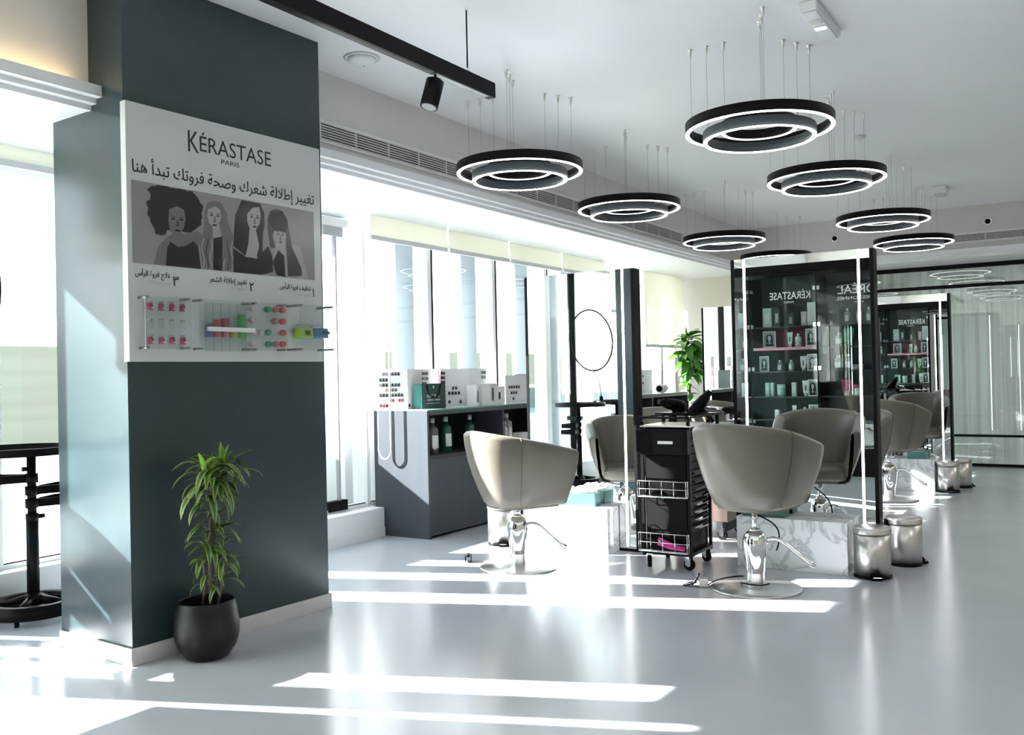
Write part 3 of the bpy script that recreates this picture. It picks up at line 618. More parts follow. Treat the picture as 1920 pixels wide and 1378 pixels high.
# ------------------------------------------------------------------ salon chair
def chair(loc, rz, label, lift=0.0):
    t = thing('styling_chair', loc, rz, label, 'chair', 'greige tub styling chairs')
    Z0, NA, NB = .405 + lift, 7, 26
    def plan(t_):          # list of (x, y) for the outer outline at relative height t_
        e = sin(min(1, t_) * pi / 2 * .97) ** .95
        W = .198 + .102 * e; xb = -.195 - .125 * e; xf = .215 + .060 * e; xc = -.03; P = []
        for k in range(NA): P.append((xf + (xc - xf) * k / NA, -W * (1 - .05 * (1 - k / NA))))
        for k in range(NB + 1):
            a = -pi / 2 - pi * k / NB; c_, s_ = cos(a), sin(a); q = 2 / 2.35
            P.append((xc + (xc - xb) * math.copysign(abs(c_) ** q, c_), W * math.copysign(abs(s_) ** q, s_)))
        for k in range(1, NA + 1): P.append((xc + (xf - xc) * k / NA, W * (1 - .05 * (k / NA))))
        return P
    n = len(plan(0))
    arc = [0.0]
    for k in range(1, n): arc.append(arc[-1] + math.dist(plan(1.0)[k], plan(1.0)[k - 1]))
    def ztop(i):
        s_ = abs(arc[i] / arc[-1] * 2 - 1); return .735 + lift + .128 * (1 - s_ ** 1.7)
    top = plan(1.0)
    def nrm(P, i):
        a = P[max(i - 1, 0)]; b = P[min(i + 1, len(P) - 1)]; d = Vector((b[0] - a[0], b[1] - a[1])).normalized()
        return Vector((d.y, -d.x))
    flip = 1
    t0 = nrm(top, n // 2)
    if t0.x > 0: flip = -1
    def section(i):
        S = []; zt = ztop(i); H = zt - Z0
        p0 = plan(0)[i]; nv = nrm(plan(0), i) * flip
        S.append(Vector((p0[0] - nv.x * .06, p0[1] - nv.y * .06, Z0 - .022)))
        S.append(Vector((p0[0] - nv.x * .02, p0[1] - nv.y * .02, Z0 - .014)))
        for u in (0.02, .2, .4, .6, .8, .93):
            p = plan(u)[i]; S.append(Vector((p[0], p[1], Z0 + H * u)))
        nt_ = nrm(top, i) * flip; T = .07
        for a in (20, 55, 90, 125, 160):
            p = plan(.95)[i]; c = T / 2 * (1 - cos(R(a))); S.append(Vector((p[0] - nt_.x * c, p[1] - nt_.y * c, zt - .024 + .026 * sin(R(a)))))
        for u in (.9, .7, .5, .25, .08):
            p = plan(u)[i]; S.append(Vector((p[0] - nt_.x * (T + .008 * sin(pi * u)), p[1] - nt_.y * (T + .008 * sin(pi * u)), Z0 + H * u)))
        return S
    secs = [section(i) for i in range(n)]
    def endcap(S, dx):
        c = sum(S, Vector()) / len(S); out = []
        for f_, g in ((.93, .45), (.72, .85), (.30, 1.0)):
            out.append([Vector((c.x + (p.x - c.x) * (1 if True else f_) + dx * g, c.y + (p.y - c.y) * f_, c.z + (p.z - c.z) * (1 - (1 - f_) * .12))) for p in S])
        return out
    e0 = endcap(secs[0], .022); e1 = endcap(secs[-1], .022)
    m = MB(); m.sm = True; m.grid(list(reversed(e0)) + secs + e1)
    m.build('tub_shell', Mt['leather'], t, smooth=True)
    m = MB(); pl_ = plan(.02); N2 = len(pl_)
    m.add([(x * .9, y * .9, Z0 - .02) for x, y in pl_] + [(x * .95, y * .95, Z0 + .02) for x, y in pl_], [tuple(range(N2))[::-1], tuple(range(N2, 2 * N2))] + [(i, (i + 1) % N2, N2 + (i + 1) % N2, N2 + i) for i in range(N2)])
    m.build('seat_pan', Mt['leather'], t)
    # cushion
    m = MB(); rows = []
    for (sc, z) in ((.90, 0), (.985, .012), (1.0, .03), (1.0, .055), (.985, .072), (.93, .083), (.6, .088), (.02, .088)):
        row = []
        for k in range(40):
            a = 2 * pi * k / 40; q = 2 / 4.5; cx_, sy_ = cos(a), sin(a)
            row.append((.055 + .235 * sc * math.copysign(abs(cx_) ** q, cx_), .195 * sc * math.copysign(abs(sy_) ** q, sy_), Z0 + .005 + z))
        rows.append(row)
    m.sm = True; m.grid(rows, True); cs = m.build('seat_cushion', Mt['leather'], t, smooth=True)
    MB().tube([(p[0], p[1], Z0 + .068) for p in [(.055 + .237 * math.copysign(abs(cos(a)) ** .44, cos(a)), .197 * math.copysign(abs(sin(a)) ** .44, sin(a))) for a in [2 * pi * k / 48 for k in range(48)]]], .003, 6, closed=True).build('piping', Mt['seam'], cs)
    for i in (NA + 2, n - 1 - NA - 2):     # welts where back meets arms
        MB().tube([p + (nrm(top, i) * flip).to_3d() * .001 for p in secs[i][2:15]], .0028, 6).build('seam_welt', Mt['seam'], t)
    for S in (secs[1], secs[-2]): MB().tube([p + Vector((0, .0, 0)) for p in S[10:17]], .0024, 6).build('seam_welt', Mt['seam'], t)
    # hydraulic base
    MB().lathe([(.245, 0), (.245, .006), (.238, .011), (.10, .020), (.055, .024)], (0, 0, 0), 56).build('base_disc', Mt['satin'], t)
    b = MB().lathe([(.047, .02), (.047, .045), (.0475, .085), (.051, .10), (.060, .17), (.0665, .235), (.066, .265), (.058, .295), (.040, .315), (.024, .322)], (0, 0, 0), 40).build('pump_body', Mt['chrome'], t)
    MB().lathe([(.0482, .024), (.0482, .088)], (0, 0, 0), 40, False).build('satin_sleeve', Mt['steel'], b)
    MB().lathe([(.030, .314), (.030, .328), (.018, .332)], (0, 0, 0), 24).build('collar', Mt['chrome'], b)
    MB().cyl((0, 0, .30), (0, 0, Z0 - .01), .0155, 18).build('piston', Mt['chrome'], t)
    pts = []
    for k in range(13):
        u = k / 12; pts.append((.05 + .26 * u, 0, .262 + .03 * sin(pi * min(1, u * 1.6)) * (1 - u) - .145 * u * u + (.018 * max(0, u - .82) / .18)))
    lv = MB().tube(pts, [.013, .013, .0125, .012, .012, .0115, .011, .011, .011, .012, .014, .016, .012], 8).build('foot_lever', Mt['chrome'], t)
    lv.rotation_euler = (0, 0, R(-75) - rz + R(0))
    MB().cyl((.045, 0, .262), (.07, 0, .262), .016, 12).build('lever_boss', Mt['chrome'], lv)
    return t
c0 = chair((4.93, 1.61, 0), R(-10), 'greige tub salon chair in front, right one, beside the black trolley', .055)
chair((4.80, 3.07, 0), R(-30), 'pale greige tub salon chair at the left mirror, standing in the sun')
dup(c0, (6.55, 3.0, 0), R(178), 'tub salon chair behind the left mirror, only its back top shows')
dup(c0, (6.6, 1.5, 0), R(175), 'tub salon chair behind the black framed mirror')
dup(c0, (8.80, 1.62, 0), R(-14), 'greige tub salon chair at the far right mirror')
dup(c0, (8.85, 3.2, 0), R(-20), 'tub salon chair at the far left mirror, hidden behind the black trolley')

# ------------------------------------------------------------------ mirror stations
HM = 1.90
def station(loc, label):
    t = thing('styling_mirror', loc, 0, label, 'mirror', 'free standing double sided mirrors')
    for s_ in (-1, 1): MB().box(0, .10, *sorted((s_ * .43, s_ * .408)), 0, HM).build('side_frame', Mt['black'], t, .0015)
    MB().box(.0, .10, -.408, .408, 0, .018).build('bottom_rail', Mt['black'], t)
    MB().box(.03, .07, -.408, .408, .018, HM - .001).build('core_panel', Mt['char'], t)
    MB().box(.003, .030, -.408, .408, .018, HM).build('mirror_panel', Mt['mirror'], t)
    MB().box(.070, .097, -.408, .408, .018, HM).build('mirror_panel', Mt['mirror'], t)
    for y in (-.345, .345):
        for x0, x1 in ((-.001, .003), (.097, .101)): MB().box(x0, x1, y - .0065, y + .0065, .03, HM - .002).build('light_strip', Mt['ledstrip'], t)
    return t
A1, A2, B1, B2 = (5.57, 3.035, 0), (5.63, 1.525, 0), (9.66, 3.27, 0), (9.66, 1.624, 0)
m0 = station(A2, 'tall black framed mirror with light strips behind the front right chair')
dup(m0, A1, 0, 'tall mirror with light strips behind the sunlit left chair')
dup(m0, B2, 0, 'far tall mirror with light strips left of the sheer curtain')
dup(m0, B1, 0, 'far mirror edge right of the tall green plant')
def block(x, y, label, d=.17, y0=-.285, y1=.37):
    o = MB().box(0, d, y0, y1, 0, .305).build('marble_block', Mt['marble'], None, .002); o.location = (x, y, 0)
    return tag(o, label, 'bench', 'white marble blocks at the mirrors')
block(A2[0] - .172, A2[1], 'long white marble block under the black framed mirror, behind the right chair')
block(A1[0] - .172, A1[1], 'white marble block at the left mirror carrying the tissue box')
block(B2[0] - .172, B2[1], 'white marble block at the far right mirror')
block(B1[0] - .172, B1[1], 'white marble block at the far left mirror')
block(A2[0] + .102, A2[1], 'white marble block behind the black framed mirror', y0=-.26)
block(A1[0] + .102, A1[1], 'white marble block on the far side of the left mirror')

# ------------------------------------------------------------------ pedal bins
def bin_(loc, rz, label):
    t = thing('pedal_bin', loc, rz, label, 'bin', 'small brushed steel pedal bins')   # pedal towards local -X
    MB().lathe([(.100, .012), (.102, .255)], (0, 0, 0), 40).build('body', Mt['steel'], t)
    MB().lathe([(.104, 0), (.104, .014), (.100, .018)], (0, 0, 0), 40).build('base_ring', Mt['blackp'], t)
    MB().lathe([(.105, .252), (.105, .278), (.100, .287), (.06, .292), (.001, .294)], (0, 0, 0), 40, False).build('lid', Mt['steel'], t)
    p = MB().box(-.135, -.095, -.035, .035, .004, .018).build('pedal', Mt['blackp'], t, .006)
    MB().box(-.138, -.105, -.024, .024, .018, .022).build('pedal_plate', Mt['chrome'], p, .003)
    a = MB(); 
    for k in range(9):
        g = R(160 + 5 * k)
    MB().tube([(-.104, -.036, .012), (-.106, -.03, .032), (-.108, 0, .040), (-.106, .03, .032), (-.104, .036, .012)], .006, 8).build('pedal_guard', Mt['blackp'], t)
    MB().box(.094, .118, -.018, .018, .02, .275).build('hinge_spine', Mt['blackp'], t, .004)
    return t
b0 = bin_((5.515, 1.118, 0), R(22), 'steel pedal bin at the front foot of the black framed mirror')
dup(b0, (5.95, 1.02, 0), R(125), 'steel pedal bin just behind the front one, pedal to the right')
dup(b0, (9.545, 1.232, 0), R(20), 'steel pedal bin at the foot of the far right mirror')
dup(b0, (9.95, 1.17, 0), R(130), 'steel pedal bin behind the far right one')
dup(b0, (5.42, 3.60, 0), R(35), 'sunlit pedal bin behind the left chair, before the counter')

# ------------------------------------------------------------------ counter along the windows
ct = thing('storage_counter', (0, 0, 0), 0, 'long charcoal counter with open shelves under the windows', 'counter')
CX0, CX1, CY0, CY1, CZ = 5.315, 10.40, 4.175, 4.695, .947
MB().box(CX0, CX0 + .022, CY0, CY1, 0, CZ).build('side_panel', Mt['char'], ct, .001)
MB().box(CX1 - .022, CX1, CY0, CY1, 0, CZ).build('side_panel', Mt['char'], ct, .001)
MB().box(CX0 + .022, CX1 - .022, CY0, CY1, .915, CZ).build('top_board', Mt['char'], ct)
MB().box(CX0 + .022, CX1 - .022, CY0 + .005, CY1, .585, .610).build('shelf', Mt['inside'], ct)
MB().box(CX0 + .022, CX1 - .022, CY1 - .02, CY1 - .001, 0, .915).build('back_panel', Mt['inside'], ct)
for k in range(5):
    xa = CX0 + .022 + k * 1.009; xb = xa + 1.004
    MB().box(xa, xb, CY0, CY0 + .018, .02, .585).build('front_panel', Mt['char'], ct, .001)
    if k: MB().box(xa - .012, xa + .006, CY0 + .004, CY1 - .02, .61, .915).build('divider', Mt['char'], ct)
gt = MB().box(CX0 - .002, CX1 + .002, CY0 - .004, CY1, CZ + .0005, CZ + .010).build('glass_worktop', [Mt['topglass'], Mt['glassedge']], None, .0)
for p in gt.data.polygons:
    if abs(p.normal.y) > .5: p.material_index = 1
tag(gt, 'thin greenish glass top lying on the charcoal counter', 'worktop')
ZT2 = CZ + .0105
def page(A, B, h, parent, name='page', th=.006, mt_='paper'):
    A = Vector(A); B = Vector(B); d = (B - A); L = d.length; rz = math.atan2(d.y, d.x)
    o = MB().box(0, L, 0, th, 0, h).build(name, Mt[mt_], parent); o.location = (A.x, A.y, 0); o.rotation_euler = (0, 0, rz)
    return o, L
sw_proto = {}
def swatch(parent, x, z, ci, s=1.3):
    key = (ci, s)
    if key not in sw_proto:
        m = MB(); m.prism([(-.0045 * s, .016 * s), (.0045 * s, .016 * s), (.008 * s, 0), (.004 * s, -.003 * s), (-.004 * s, -.003 * s), (-.008 * s, 0)], 'y', -.006, -.0005)
        o = m.build('hair_swatch', HAIR[ci], parent); sw_proto[key] = o; o.location = (x, 0, z); return o
    return part_copy(sw_proto[key], parent, loc=(x, 0, z))
def chart(pts, h, label, rows, base=(0, 0), mt_='paper', nm='colour_chart'):
    o0 = thing(nm, (pts[0][0], pts[0][1], ZT2), 0, label, 'chart', 'hair colour charts on the counter')
    pages = []
    for i in range(len(pts) - 1):
        A = (pts[i][0] - pts[0][0], pts[i][1] - pts[0][1]); B = (pts[i + 1][0] - pts[0][0], pts[i + 1][1] - pts[0][1])
        p, L = page(A, B, h, o0, mt_=mt_ if i == 0 else 'paper'); pages.append((p, L))
    for (pi_, z, x0, n, step, cis) in rows:
        p, L = pages[pi_]
        for k in range(n):
            if x0 + k * step < L - .008: swatch(p, x0 + k * step, z, cis[k % len(cis)])
    return o0
full = [(0, .262, .055, 6, .026, (3, 3, 2, 1, 1, 0)), (0, .218, .03, 3, .026, (0,)), (0, .178, .03, 7, .026, (3, 1, 0, 0, 0, 0, 0)), (0, .14, .082, 4, .026, (4, 4, 2, 2)), (0, .10, .03, 8, .026, (2, 1, 1, 1, 1, 1, 1, 1)), (0, .06, .11, 2, .026, (5,)), (0, .06, .19, 2, .026, (5,)), (0, .02, .03, 4, .026, (5, 5, 1, 5))]
pg2 = [(1, .262, .27, 4, .03, (1, 0, 0, 0)), (1, .222, .27, 4, .03, (2, 3, 3, 2)), (1, .182, .27, 3, .03, (0,)), (1, .02, .02, 1, .03, (0,))]
chart([(5.325, 4.662), (5.42, 4.44), (5.98, 4.575)], .305, 'open hair colour chart standing at the left end of the counter', [(a, z, x * .93, n, s * .93, c) for a, z, x, n, s, c in full] + pg2)
chart([(5.86, 4.46), (6.02, 4.29), (6.62, 4.49)], .305, 'hair colour chart with few swatches standing right of the dark bag', [(0, .262 - .036 * k, .012, 2, .018, ((0, 2) if k < 3 else (5, 5))) for k in range(8)] + [(0, .14, .10, 2, .026, (2, 2)), (0, .10, .07, 4, .026, (0,)), (0, .03, .07, 1, .026, (0,)), (0, .03, .16, 1, .026, (0,)), (1, .262, .36, 4, .035, (0,)), (1, .222, .36, 4, .035, (2, 3, 3, 3))])
pk = MB().box(-.006, .006, -.1, .1, 0, .30).build('pink_folder', Mt['pink'], None, .001); pk.location = (6.04, 4.575, ZT2); pk.rotation_euler = (0, 0, R(60)); tag(pk, 'pink folder standing between the two colour charts', 'folder')
c5 = chart([(6.62, 4.33), (6.97, 4.30)], .24, 'small chart card with a black logo square at the mirror edge', [(0, .13 - .05 * r, .05 + .028 * r, 5 - 2 * r, .034, (0,)) for r in range(3)])
MB().box(.22, .30, -.003, -.0005, .03, .11).build('black_square', Mt['ink'], c5); MB().box(.04, .26, -.003, -.0005, .185, .190).build('printed_line', Mt['ink'], c5)
dk = MB().box(-.02, .02, -.08, .08, 0, .25).build('dark_folder', Mt['boxdark'], None, .001); dk.location = (7.02, 4.40, ZT2); tag(dk, 'dark folder at the left edge of the mirror', 'folder')
chart([(8.92, 4.33), (9.30, 4.28), (9.42, 4.5)], .26, 'hair colour chart on the far part of the counter', [(0, .22 - .045 * r, .20, 6, .03, (0, 1, 2, 0)) for r in range(5)])
chart([(9.45, 4.42), (9.98, 4.45)], .27, 'white chart page with loose dark swatches on the far counter', [(0, .19, .22, 1, .03, (0,)), (0, .15, .10, 1, .03, (0,)), (0, .11, .22, 1, .03, (0,)), (0, .22, .02, 1, .03, (0,)), (0, .17, .02, 1, .03, (0,))])
# gift bag
bg_ = thing('paper_bag', (5.45, 4.33, ZT2), R(-13), 'dark teal paper bag with black ribbon handles on the counter', 'bag')
MB().add([(0, 0, 0), (.235, 0, 0), (.235, .1, 0), (0, .1, 0), (0, .0, .19), (.235, 0, .19), (.235, .1, .19), (0, .1, .19), (-.0, .05, .19)], [(0, 1, 5, 4), (1, 2, 6, 5), (2, 3, 7, 6), (0, 3, 2, 1)]).build('bag_front', Mt['bag'], bg_)
MB().add([(0, 0, 0), (.0, .1, 0), (0, .1, .188), (0, 0, .188), (.018, .05, 0), (.022, .05, .188)], [(0, 4, 5, 3), (4, 1, 2, 5)]).build('side_gusset', Mt['bag2'], bg_)
for y, x in ((-.003, .0), (.05, .03)): MB().tube([(.05 + x, y, .188), (.06 + x, y - .006, .12), (.09 + x, y - .008, .09), (.14 + x, y - .008, .085), (.17 + x, y - .006, .12), (.19 + x, y, .188)], .0045, 6).build('ribbon_handle', Mt['blackp'], bg_)
lettering('bag_lettering', [dict(s='IGORA', x0=.055, x1=.175, z0=.085, h=.024), dict(s='ZERO AMM', x0=.055, x1=.18, z0=.06, h=.013, wgt=.01)], Mt['inkw'], bg_, -.0008)
MB().box(.05, .18, -.0008, -.0002, .038, .041).build('printed_line', Mt['inkw'], bg_)
MB().box(.112, .122, -.0009, -.0002, .155, .175).build('emblem', Mt['inkw'], bg_)
# white clipper boxes
bx1 = thing('product_box', (6.12, 4.235, ZT2), R(-6), 'white carton with a black hair clipper printed on it', 'box')
MB().box(0, .20, 0, .055, 0, .178).build('carton', Mt['paper'], bx1, .001)
MB().box(.105, .19, -.001, -.0002, .03, .17).build('printed_panel', Mt['paperg'], bx1)
MB().prism([(.125, .04), (.145, .035), (.15, .09), (.146, .14), (.128, .145), (.122, .10)], 'y', -.002, -.001).build('printed_clipper', Mt['boxdark'], bx1)
bx2 = thing('product_box', (5.985, 4.195, ZT2), R(20), 'small white carton with a dark printed tool, left of the clipper box', 'box')
MB().box(0, .075, 0, .08, 0, .17).build('carton', Mt['paper'], bx2, .001); MB().box(.01, .065, -.001, -.0002, .03, .08).build('printed_tool', Mt['boxdark'], bx2); MB().cyl((.035, -.002, .08), (.035, -.002, .12), .006, 8).build('printed_handle', Mt['boxdark'], bx2)
bx3 = thing('product_box', (6.43, 4.30, ZT2), 0, 'small white carton with dark spots right of the clipper box', 'box')
MB().box(0, .13, 0, .08, 0, .15).build('carton', Mt['paper'], bx3, .001); MB().box(.03, .06, -.001, -.0002, .04, .10).build('printed_spot', Mt['ink'], bx3)
tw = thing('towel_roll', (9.82, 4.26, ZT2 + .051), R(15), 'rolled white towel with a dark end on the far counter', 'towel')
MB().cyl((-.20, 0, 0), (.20, 0, 0), .045, 20).build('roll', Mt['white2'], tw); MB().cyl((-.21, 0, 0), (-.20, 0, 0), .034, 20).build('dark_core', Mt['black'], tw)
for k in range(8): MB().tube([(-.17 + .045 * k, .0465 * cos(a), .0465 * sin(a)) for a in [2 * pi * j / 20 for j in range(20)]], .004, 5, closed=True).build('fold', Mt['white2'], tw)
def bottle(loc, h, r, mt_, label, grp, cap='white2', lab=True, face=-90, name='bottle', neck=.35, group=True):
    t = thing(name, loc, R(face + 90), label, 'bottle', grp)
    hb_ = h * .78
    MB().lathe([(r * .95, 0), (r, .004), (r, hb_ * .86), (r * .85, hb_ * .95), (r * neck, hb_), (r * neck, h * .86)], (0, 0, 0), 20).build('body', Mt[mt_], t)
    MB().lathe([(r * (neck + .06), h * .86), (r * (neck + .06), h)], (0, 0, 0), 16).build('cap', Mt[cap], t)
    if lab:
        rows = [[((r + .001) * cos(a), (r + .001) * sin(a), z) for a in [R(-90 - 55 + 11 * k) for k in range(11)]] for z in (h * .16, h * .52)]
        m = MB(); m.sm = True; m.grid(rows); m.build('label', Mt['label'], t)
    return t
SH = .6105
bottle((5.535, 4.30, SH), .275, .045, 'bottlek', 'smoky litre bottle with white label, leftmost on the open shelf', 'bottles on the counter shelf', 'greyb')
bottle((5.745, 4.33, SH), .275, .045, 'bottleg', 'dark green bottle with white label on the shelf, second from left', 'bottles on the counter shelf', 'greyb')
bottle((5.62, 4.45, SH), .27, .045, 'bottleg', 'dark green bottle in the shadow between the two left labelled ones', 'bottles on the counter shelf', 'blackp', False)
bottle((6.07, 4.33, SH), .272, .042, 'bottleg', 'dark green bottle above the left chair back', 'bottles on the counter shelf', 'greyb')
bottle((6.60, 4.32, SH), .262, .05, 'greyb', 'grey bottle beside small white ones on the shelf', 'bottles on the counter shelf', 'white2')
bottle((6.48, 4.25, SH), .20, .014, 'white2', 'slim white nozzle bottle on the shelf, left one', 'bottles on the counter shelf', 'white2', False, neck=.25)
bottle((6.53, 4.24, SH), .15, .016, 'white2', 'slim white nozzle bottle on the shelf, right one', 'bottles on the counter shelf', 'white2', False, neck=.5)
bottle((9.22, 4.28, SH), .25, .05, 'greyb', 'grey bottle on the far counter shelf', 'bottles on the counter shelf', 'white2')
mx_ = MB().box(0, .13, 0, .08, 0, .09).build('small_box', Mt['paper'], None, .001); mx_.location = (6.66, 4.215, SH); tag(mx_, 'small white box on the open shelf beside the grey bottle', 'box')

# ------------------------------------------------------------------ trolleys
def caster(parent, x, y, a):
    w_ = MB().tube([(0, -.012, 0), (0, .012, 0)], .034, 24).build('caster_wheel', Mt['rubber'], parent); w_.location = (x, y, .034); w_.rotation_euler = (0, 0, a)
    f = MB(); f.tube([(0, -.015, 0), (0, .015, 0)], .012, 12); f.box(-.016, .02, -.018, -.0145, -.004, .05); f.box(-.016, .02, .0145, .018, -.004, .05); f.box(-.018, .022, -.018, .018, .045, .052); f.cyl((.002, 0, .05), (.002, 0, .075), .008, 8)
    f.build('fork', Mt['chrome'], w_)
def basket(t, z0, z1, w, d, x):
    b = thing('wire_basket', (x, 0, 0)); b.parent = t
    m = MB(); r = .0022
    for z in (z0, (z0 + z1) / 2, z1): m.tube([(0, -w, z), (-d, -w, z), (-d, w, z), (0, w, z)], r, 6)
    for k in range(5): y = -w + 2 * w * k / 4; m.tube([(0, y, z0), (-d, y, z0), (-d, y, z1)], r, 6)
    for k in (0, 1): m.tube([(-d * .5, -w if k else w, z0), (-d * .5, -w if k else w, z1)], r, 6)
    m.tube([(-d, -w, z0), (-d, w, z0)], r * 1.6, 6); m.tube([(-d * .5, -w, z0), (-d * .5, w, z0)], r, 6)
    o = m.build('wires', Mt['chrome'], b); return b
T1 = thing('salon_trolley', (5.345, 2.235, 0), R(1), 'tall black salon trolley with wire baskets between the two chairs', 'trolley')
MB().box(-.17, .17, -.135, .135, .10, .86).build('cabinet_body', Mt['blackp'], T1, .003)
for x in (-.175, .175):
    for y in (-.15, .15): MB().box(x - .009, x + .009, y - .009, y + .009, .075, .895 if x > 0 else .895).build('corner_post', Mt['black'], T1)
MB().box(-.185, .185, -.16, .16, .085, .105).build('base_plate', Mt['black'], T1, .002)
MB().box(-.185, .185, -.16, .16, .862, .874).build('top_tray', Mt['steel'], T1, .002)
m = MB()
for y in (-.158, .158): m.box(-.185, .185, y - .004, y + .004, .915, .927)
for x in (-.185, .185): m.box(x - .004, x + .004, -.158, .158, .915, .927)
for x in (-.182, .182):
    for y in (-.156, .156): m.box(x - .006, x + .006, y - .006, y + .006, .87, .92)
m.build('top_rail', Mt['black'], T1)
th_ = MB().box(-.235, -.186, -.165, .165, .70, .85).build('tool_holder', Mt['blackp'], T1, .004)
for y, z, r in ((.135, .832, .014), (.105, .832, .007), (.075, .832, .014)): MB().tube([(-.2365, y, z), (-.235, y, z)], r, 18).build('round_slot', Mt['rubber'], th_)
MB().tube([(-.2365, .11, .775), (-.2352, .11, .775)], [.038, .038], 28).build('cup_ring', Mt['rubber'], th_)
for y in (.14, .11, .08): MB().tube([(-.2365, y, .715), (-.235, y, .715)], .007, 12).build('round_slot', Mt['rubber'], th_)
MB().box(-.2365, -.235, -.145, .055, .708, .84).build('front_plate', Mt['black'], th_)
MB().box(-.2375, -.2362, -.14, -.128, .72, .82).build('slot', Mt['rubber'], th_)
nl = MB().box(-.2385, -.2366, -.075, .022, .765, .783).build('name_sticker', Mt['label'], th_, .0005)
nl['label'] = 'narrow white sticker with handwriting'
basket(T1, .445, .54, .155, .06, -.187); basket(T1, .115, .225, .155, .06, -.187)
MB().box(-.178, -.171, -.13, .13, .55, .69).build('recessed_panel', Mt['rubber'], T1)
MB().box(-.178, -.171, -.13, .13, .24, .43).build('recessed_panel', Mt['rubber'], T1)
for k in range(13):     # drawer fronts on the -Y side, lower ones open ribs with bright handles
    z = .82 - .048 * k
    if z < .14: break
    dw = MB().box(-.155, .155, -.148, -.136, z - .02, z + .02).build('drawer_front', Mt['blackp'], T1, .002)
    if z < .60: MB().prism([(-.156, z - .012), (-.148, z - .014), (-.148, z + .008), (-.168, z - .004)], 'x', -.10, .11).build('handle_lip', Mt['chrome' if z < .45 else 'boxdark'], dw)
for x, y, a in ((-.15, .13, .5), (-.15, -.13, 1.4), (.15, -.13, 1.0), (.15, .13, .3)): caster(T1, x, y, a)
# things on / in trolley
def dryer(loc, rot, label):
    t = thing('hair_dryer', loc, 0, label, 'hair dryer', 'black hair dryers on the trolleys'); t.rotation_euler = rot
    MB().tube([(-.09, 0, 0), (-.075, 0, 0), (-.02, 0, 0), (.05, 0, 0), (.09, 0, 0)], [.034, .043, .045, .038, .030], 24).build('barrel', Mt['blackp'], t)
    MB().tube([(.088, 0, 0), (.13, 0, 0)], [.027, .020], 20).build('nozzle', Mt['blackp'], t)
    h = MB().tube([(-.01, 0, -.03), (-.015, 0, -.08), (-.03, 0, -.15)], [.019, .017, .015], 14).build('handle', Mt['blackp'], t)
    MB().box(-.032, -.026, -.006, .006, -.10, -.07).build('switch', Mt['grey'], h)
    MB().tube([(-.0905, 0, 0), (-.092, 0, 0)], .03, 20).build('rear_grille', Mt['grey'], t)
    return t
def cable(name, pts, r, m_, label, cat='cable'):
    P = [Vector(p) for p in pts]; out = []
    for i in range(len(P) - 1):
        p0, p1, p2, p3 = P[max(i - 1, 0)], P[i], P[i + 1], P[min(i + 2, len(P) - 1)]
        for k in range(6):
            u = k / 6; out.append(.5 * ((2 * p1) + (-p0 + p2) * u + (2 * p0 - 5 * p1 + 4 * p2 - p3) * u * u + (-p0 + 3 * p1 - 3 * p2 + p3) * u ** 3))
    out.append(P[-1]); return tag(MB().tube(out, r, 6).build(name, Mt[m_]), label, cat)
hb2 = thing('hair_straightener', (5.128, 2.22, .142), 0, 'magenta and black hair tool lying in the lower wire basket', 'hair tool')
MB().tube([(0, .05, .045), (0, .0, .025), (0, -.05, .006), (0, -.12, .0)], [.012, .015, .012, .011], 12).build('pink_arm', Mt['hotpink'], hb2)
MB().tube([(-.012, .05, .02), (-.012, -.03, .0), (-.012, -.12, -.008)], [.009, .010, .007], 10).build('pink_arm', Mt['hotpink'], hb2)
MB().sphere((-.014, .035, .035), .008, 10).build('hinge_screw', Mt['chrome'], hb2)
MB().tube([(0.01, .13, .03), (0.01, .05, .035)], .011, 10).build('black_handle', Mt['blackp'], hb2)
cable('appliance_cable', [(5.13, 2.28, .14), (5.12, 2.33, .22), (5.125, 2.31, .27), (5.13, 2.26, .25), (5.135, 2.2, .19), (5.13, 2.15, .22), (5.13, 2.11, .235), (5.135, 2.1, .17), (5.13, 2.13, .13)], .003, 'blackp', 'thin black appliance cable looped in the lower wire basket')
br = thing('hair_brush', (5.13, 2.26, .456), 0, 'black paddle brush lying in the upper wire basket', 'brush')
MB().tube([(0, .06, .0), (0, .03, .008), (0, -.02, .01), (0, -.05, .0)], [.008, .018, .018, .008], 12).build('paddle', Mt['rubber'], br)
MB().tube([(0, -.05, 0), (0, -.12, -.002)], .006, 8).build('handle', Mt['blackp'], br)
# second trolley behind
T2 = thing('tool_trolley', (6.40, 2.42, 0), 0, 'dark trolley with hair dryers on top, behind the black trolley', 'trolley')
MB().box(-.19, .22, -.20, .20, .13, .80).build('cabinet_body', Mt['wood'], T2, .004)
MB().box(-.21, .24, -.22, .22, .80, .815).build('top_board', Mt['blackp'], T2, .003)
MB().box(-.36, -.21, -.18, .26, .895, .908).build('side_tray', Mt['blackp'], T2, .003)
for y in (-.15, .2): MB().box(-.225, -.21, y - .01, y + .01, .80, .90).build('tray_bracket', Mt['blackp'], T2)
for k in range(3): MB().box(-.15, .18, -.215, -.20, .2 + .2 * k, .36 + .2 * k).build('drawer_front', Mt['blackp'], T2, .003)
for x, y, a in ((-.16, .15, .5), (-.16, -.15, 1.4), (.18, -.15, 1.0), (.18, .15, .3)): caster(T2, x, y, a)
for y in (-.17, .17): MB().box(-.18, .2, y - .01, y + .01, .06, .13).build('foot_rail', Mt['blackp'], T2)
dryer((6.12, 2.57, .962), (R(8), R(-12), R(150)), 'black hair dryer lying on the side tray, left one')
dryer((6.10, 2.37, .958), (R(-10), R(-50), R(-60)), 'black hair dryer tilted on the side tray, right one')
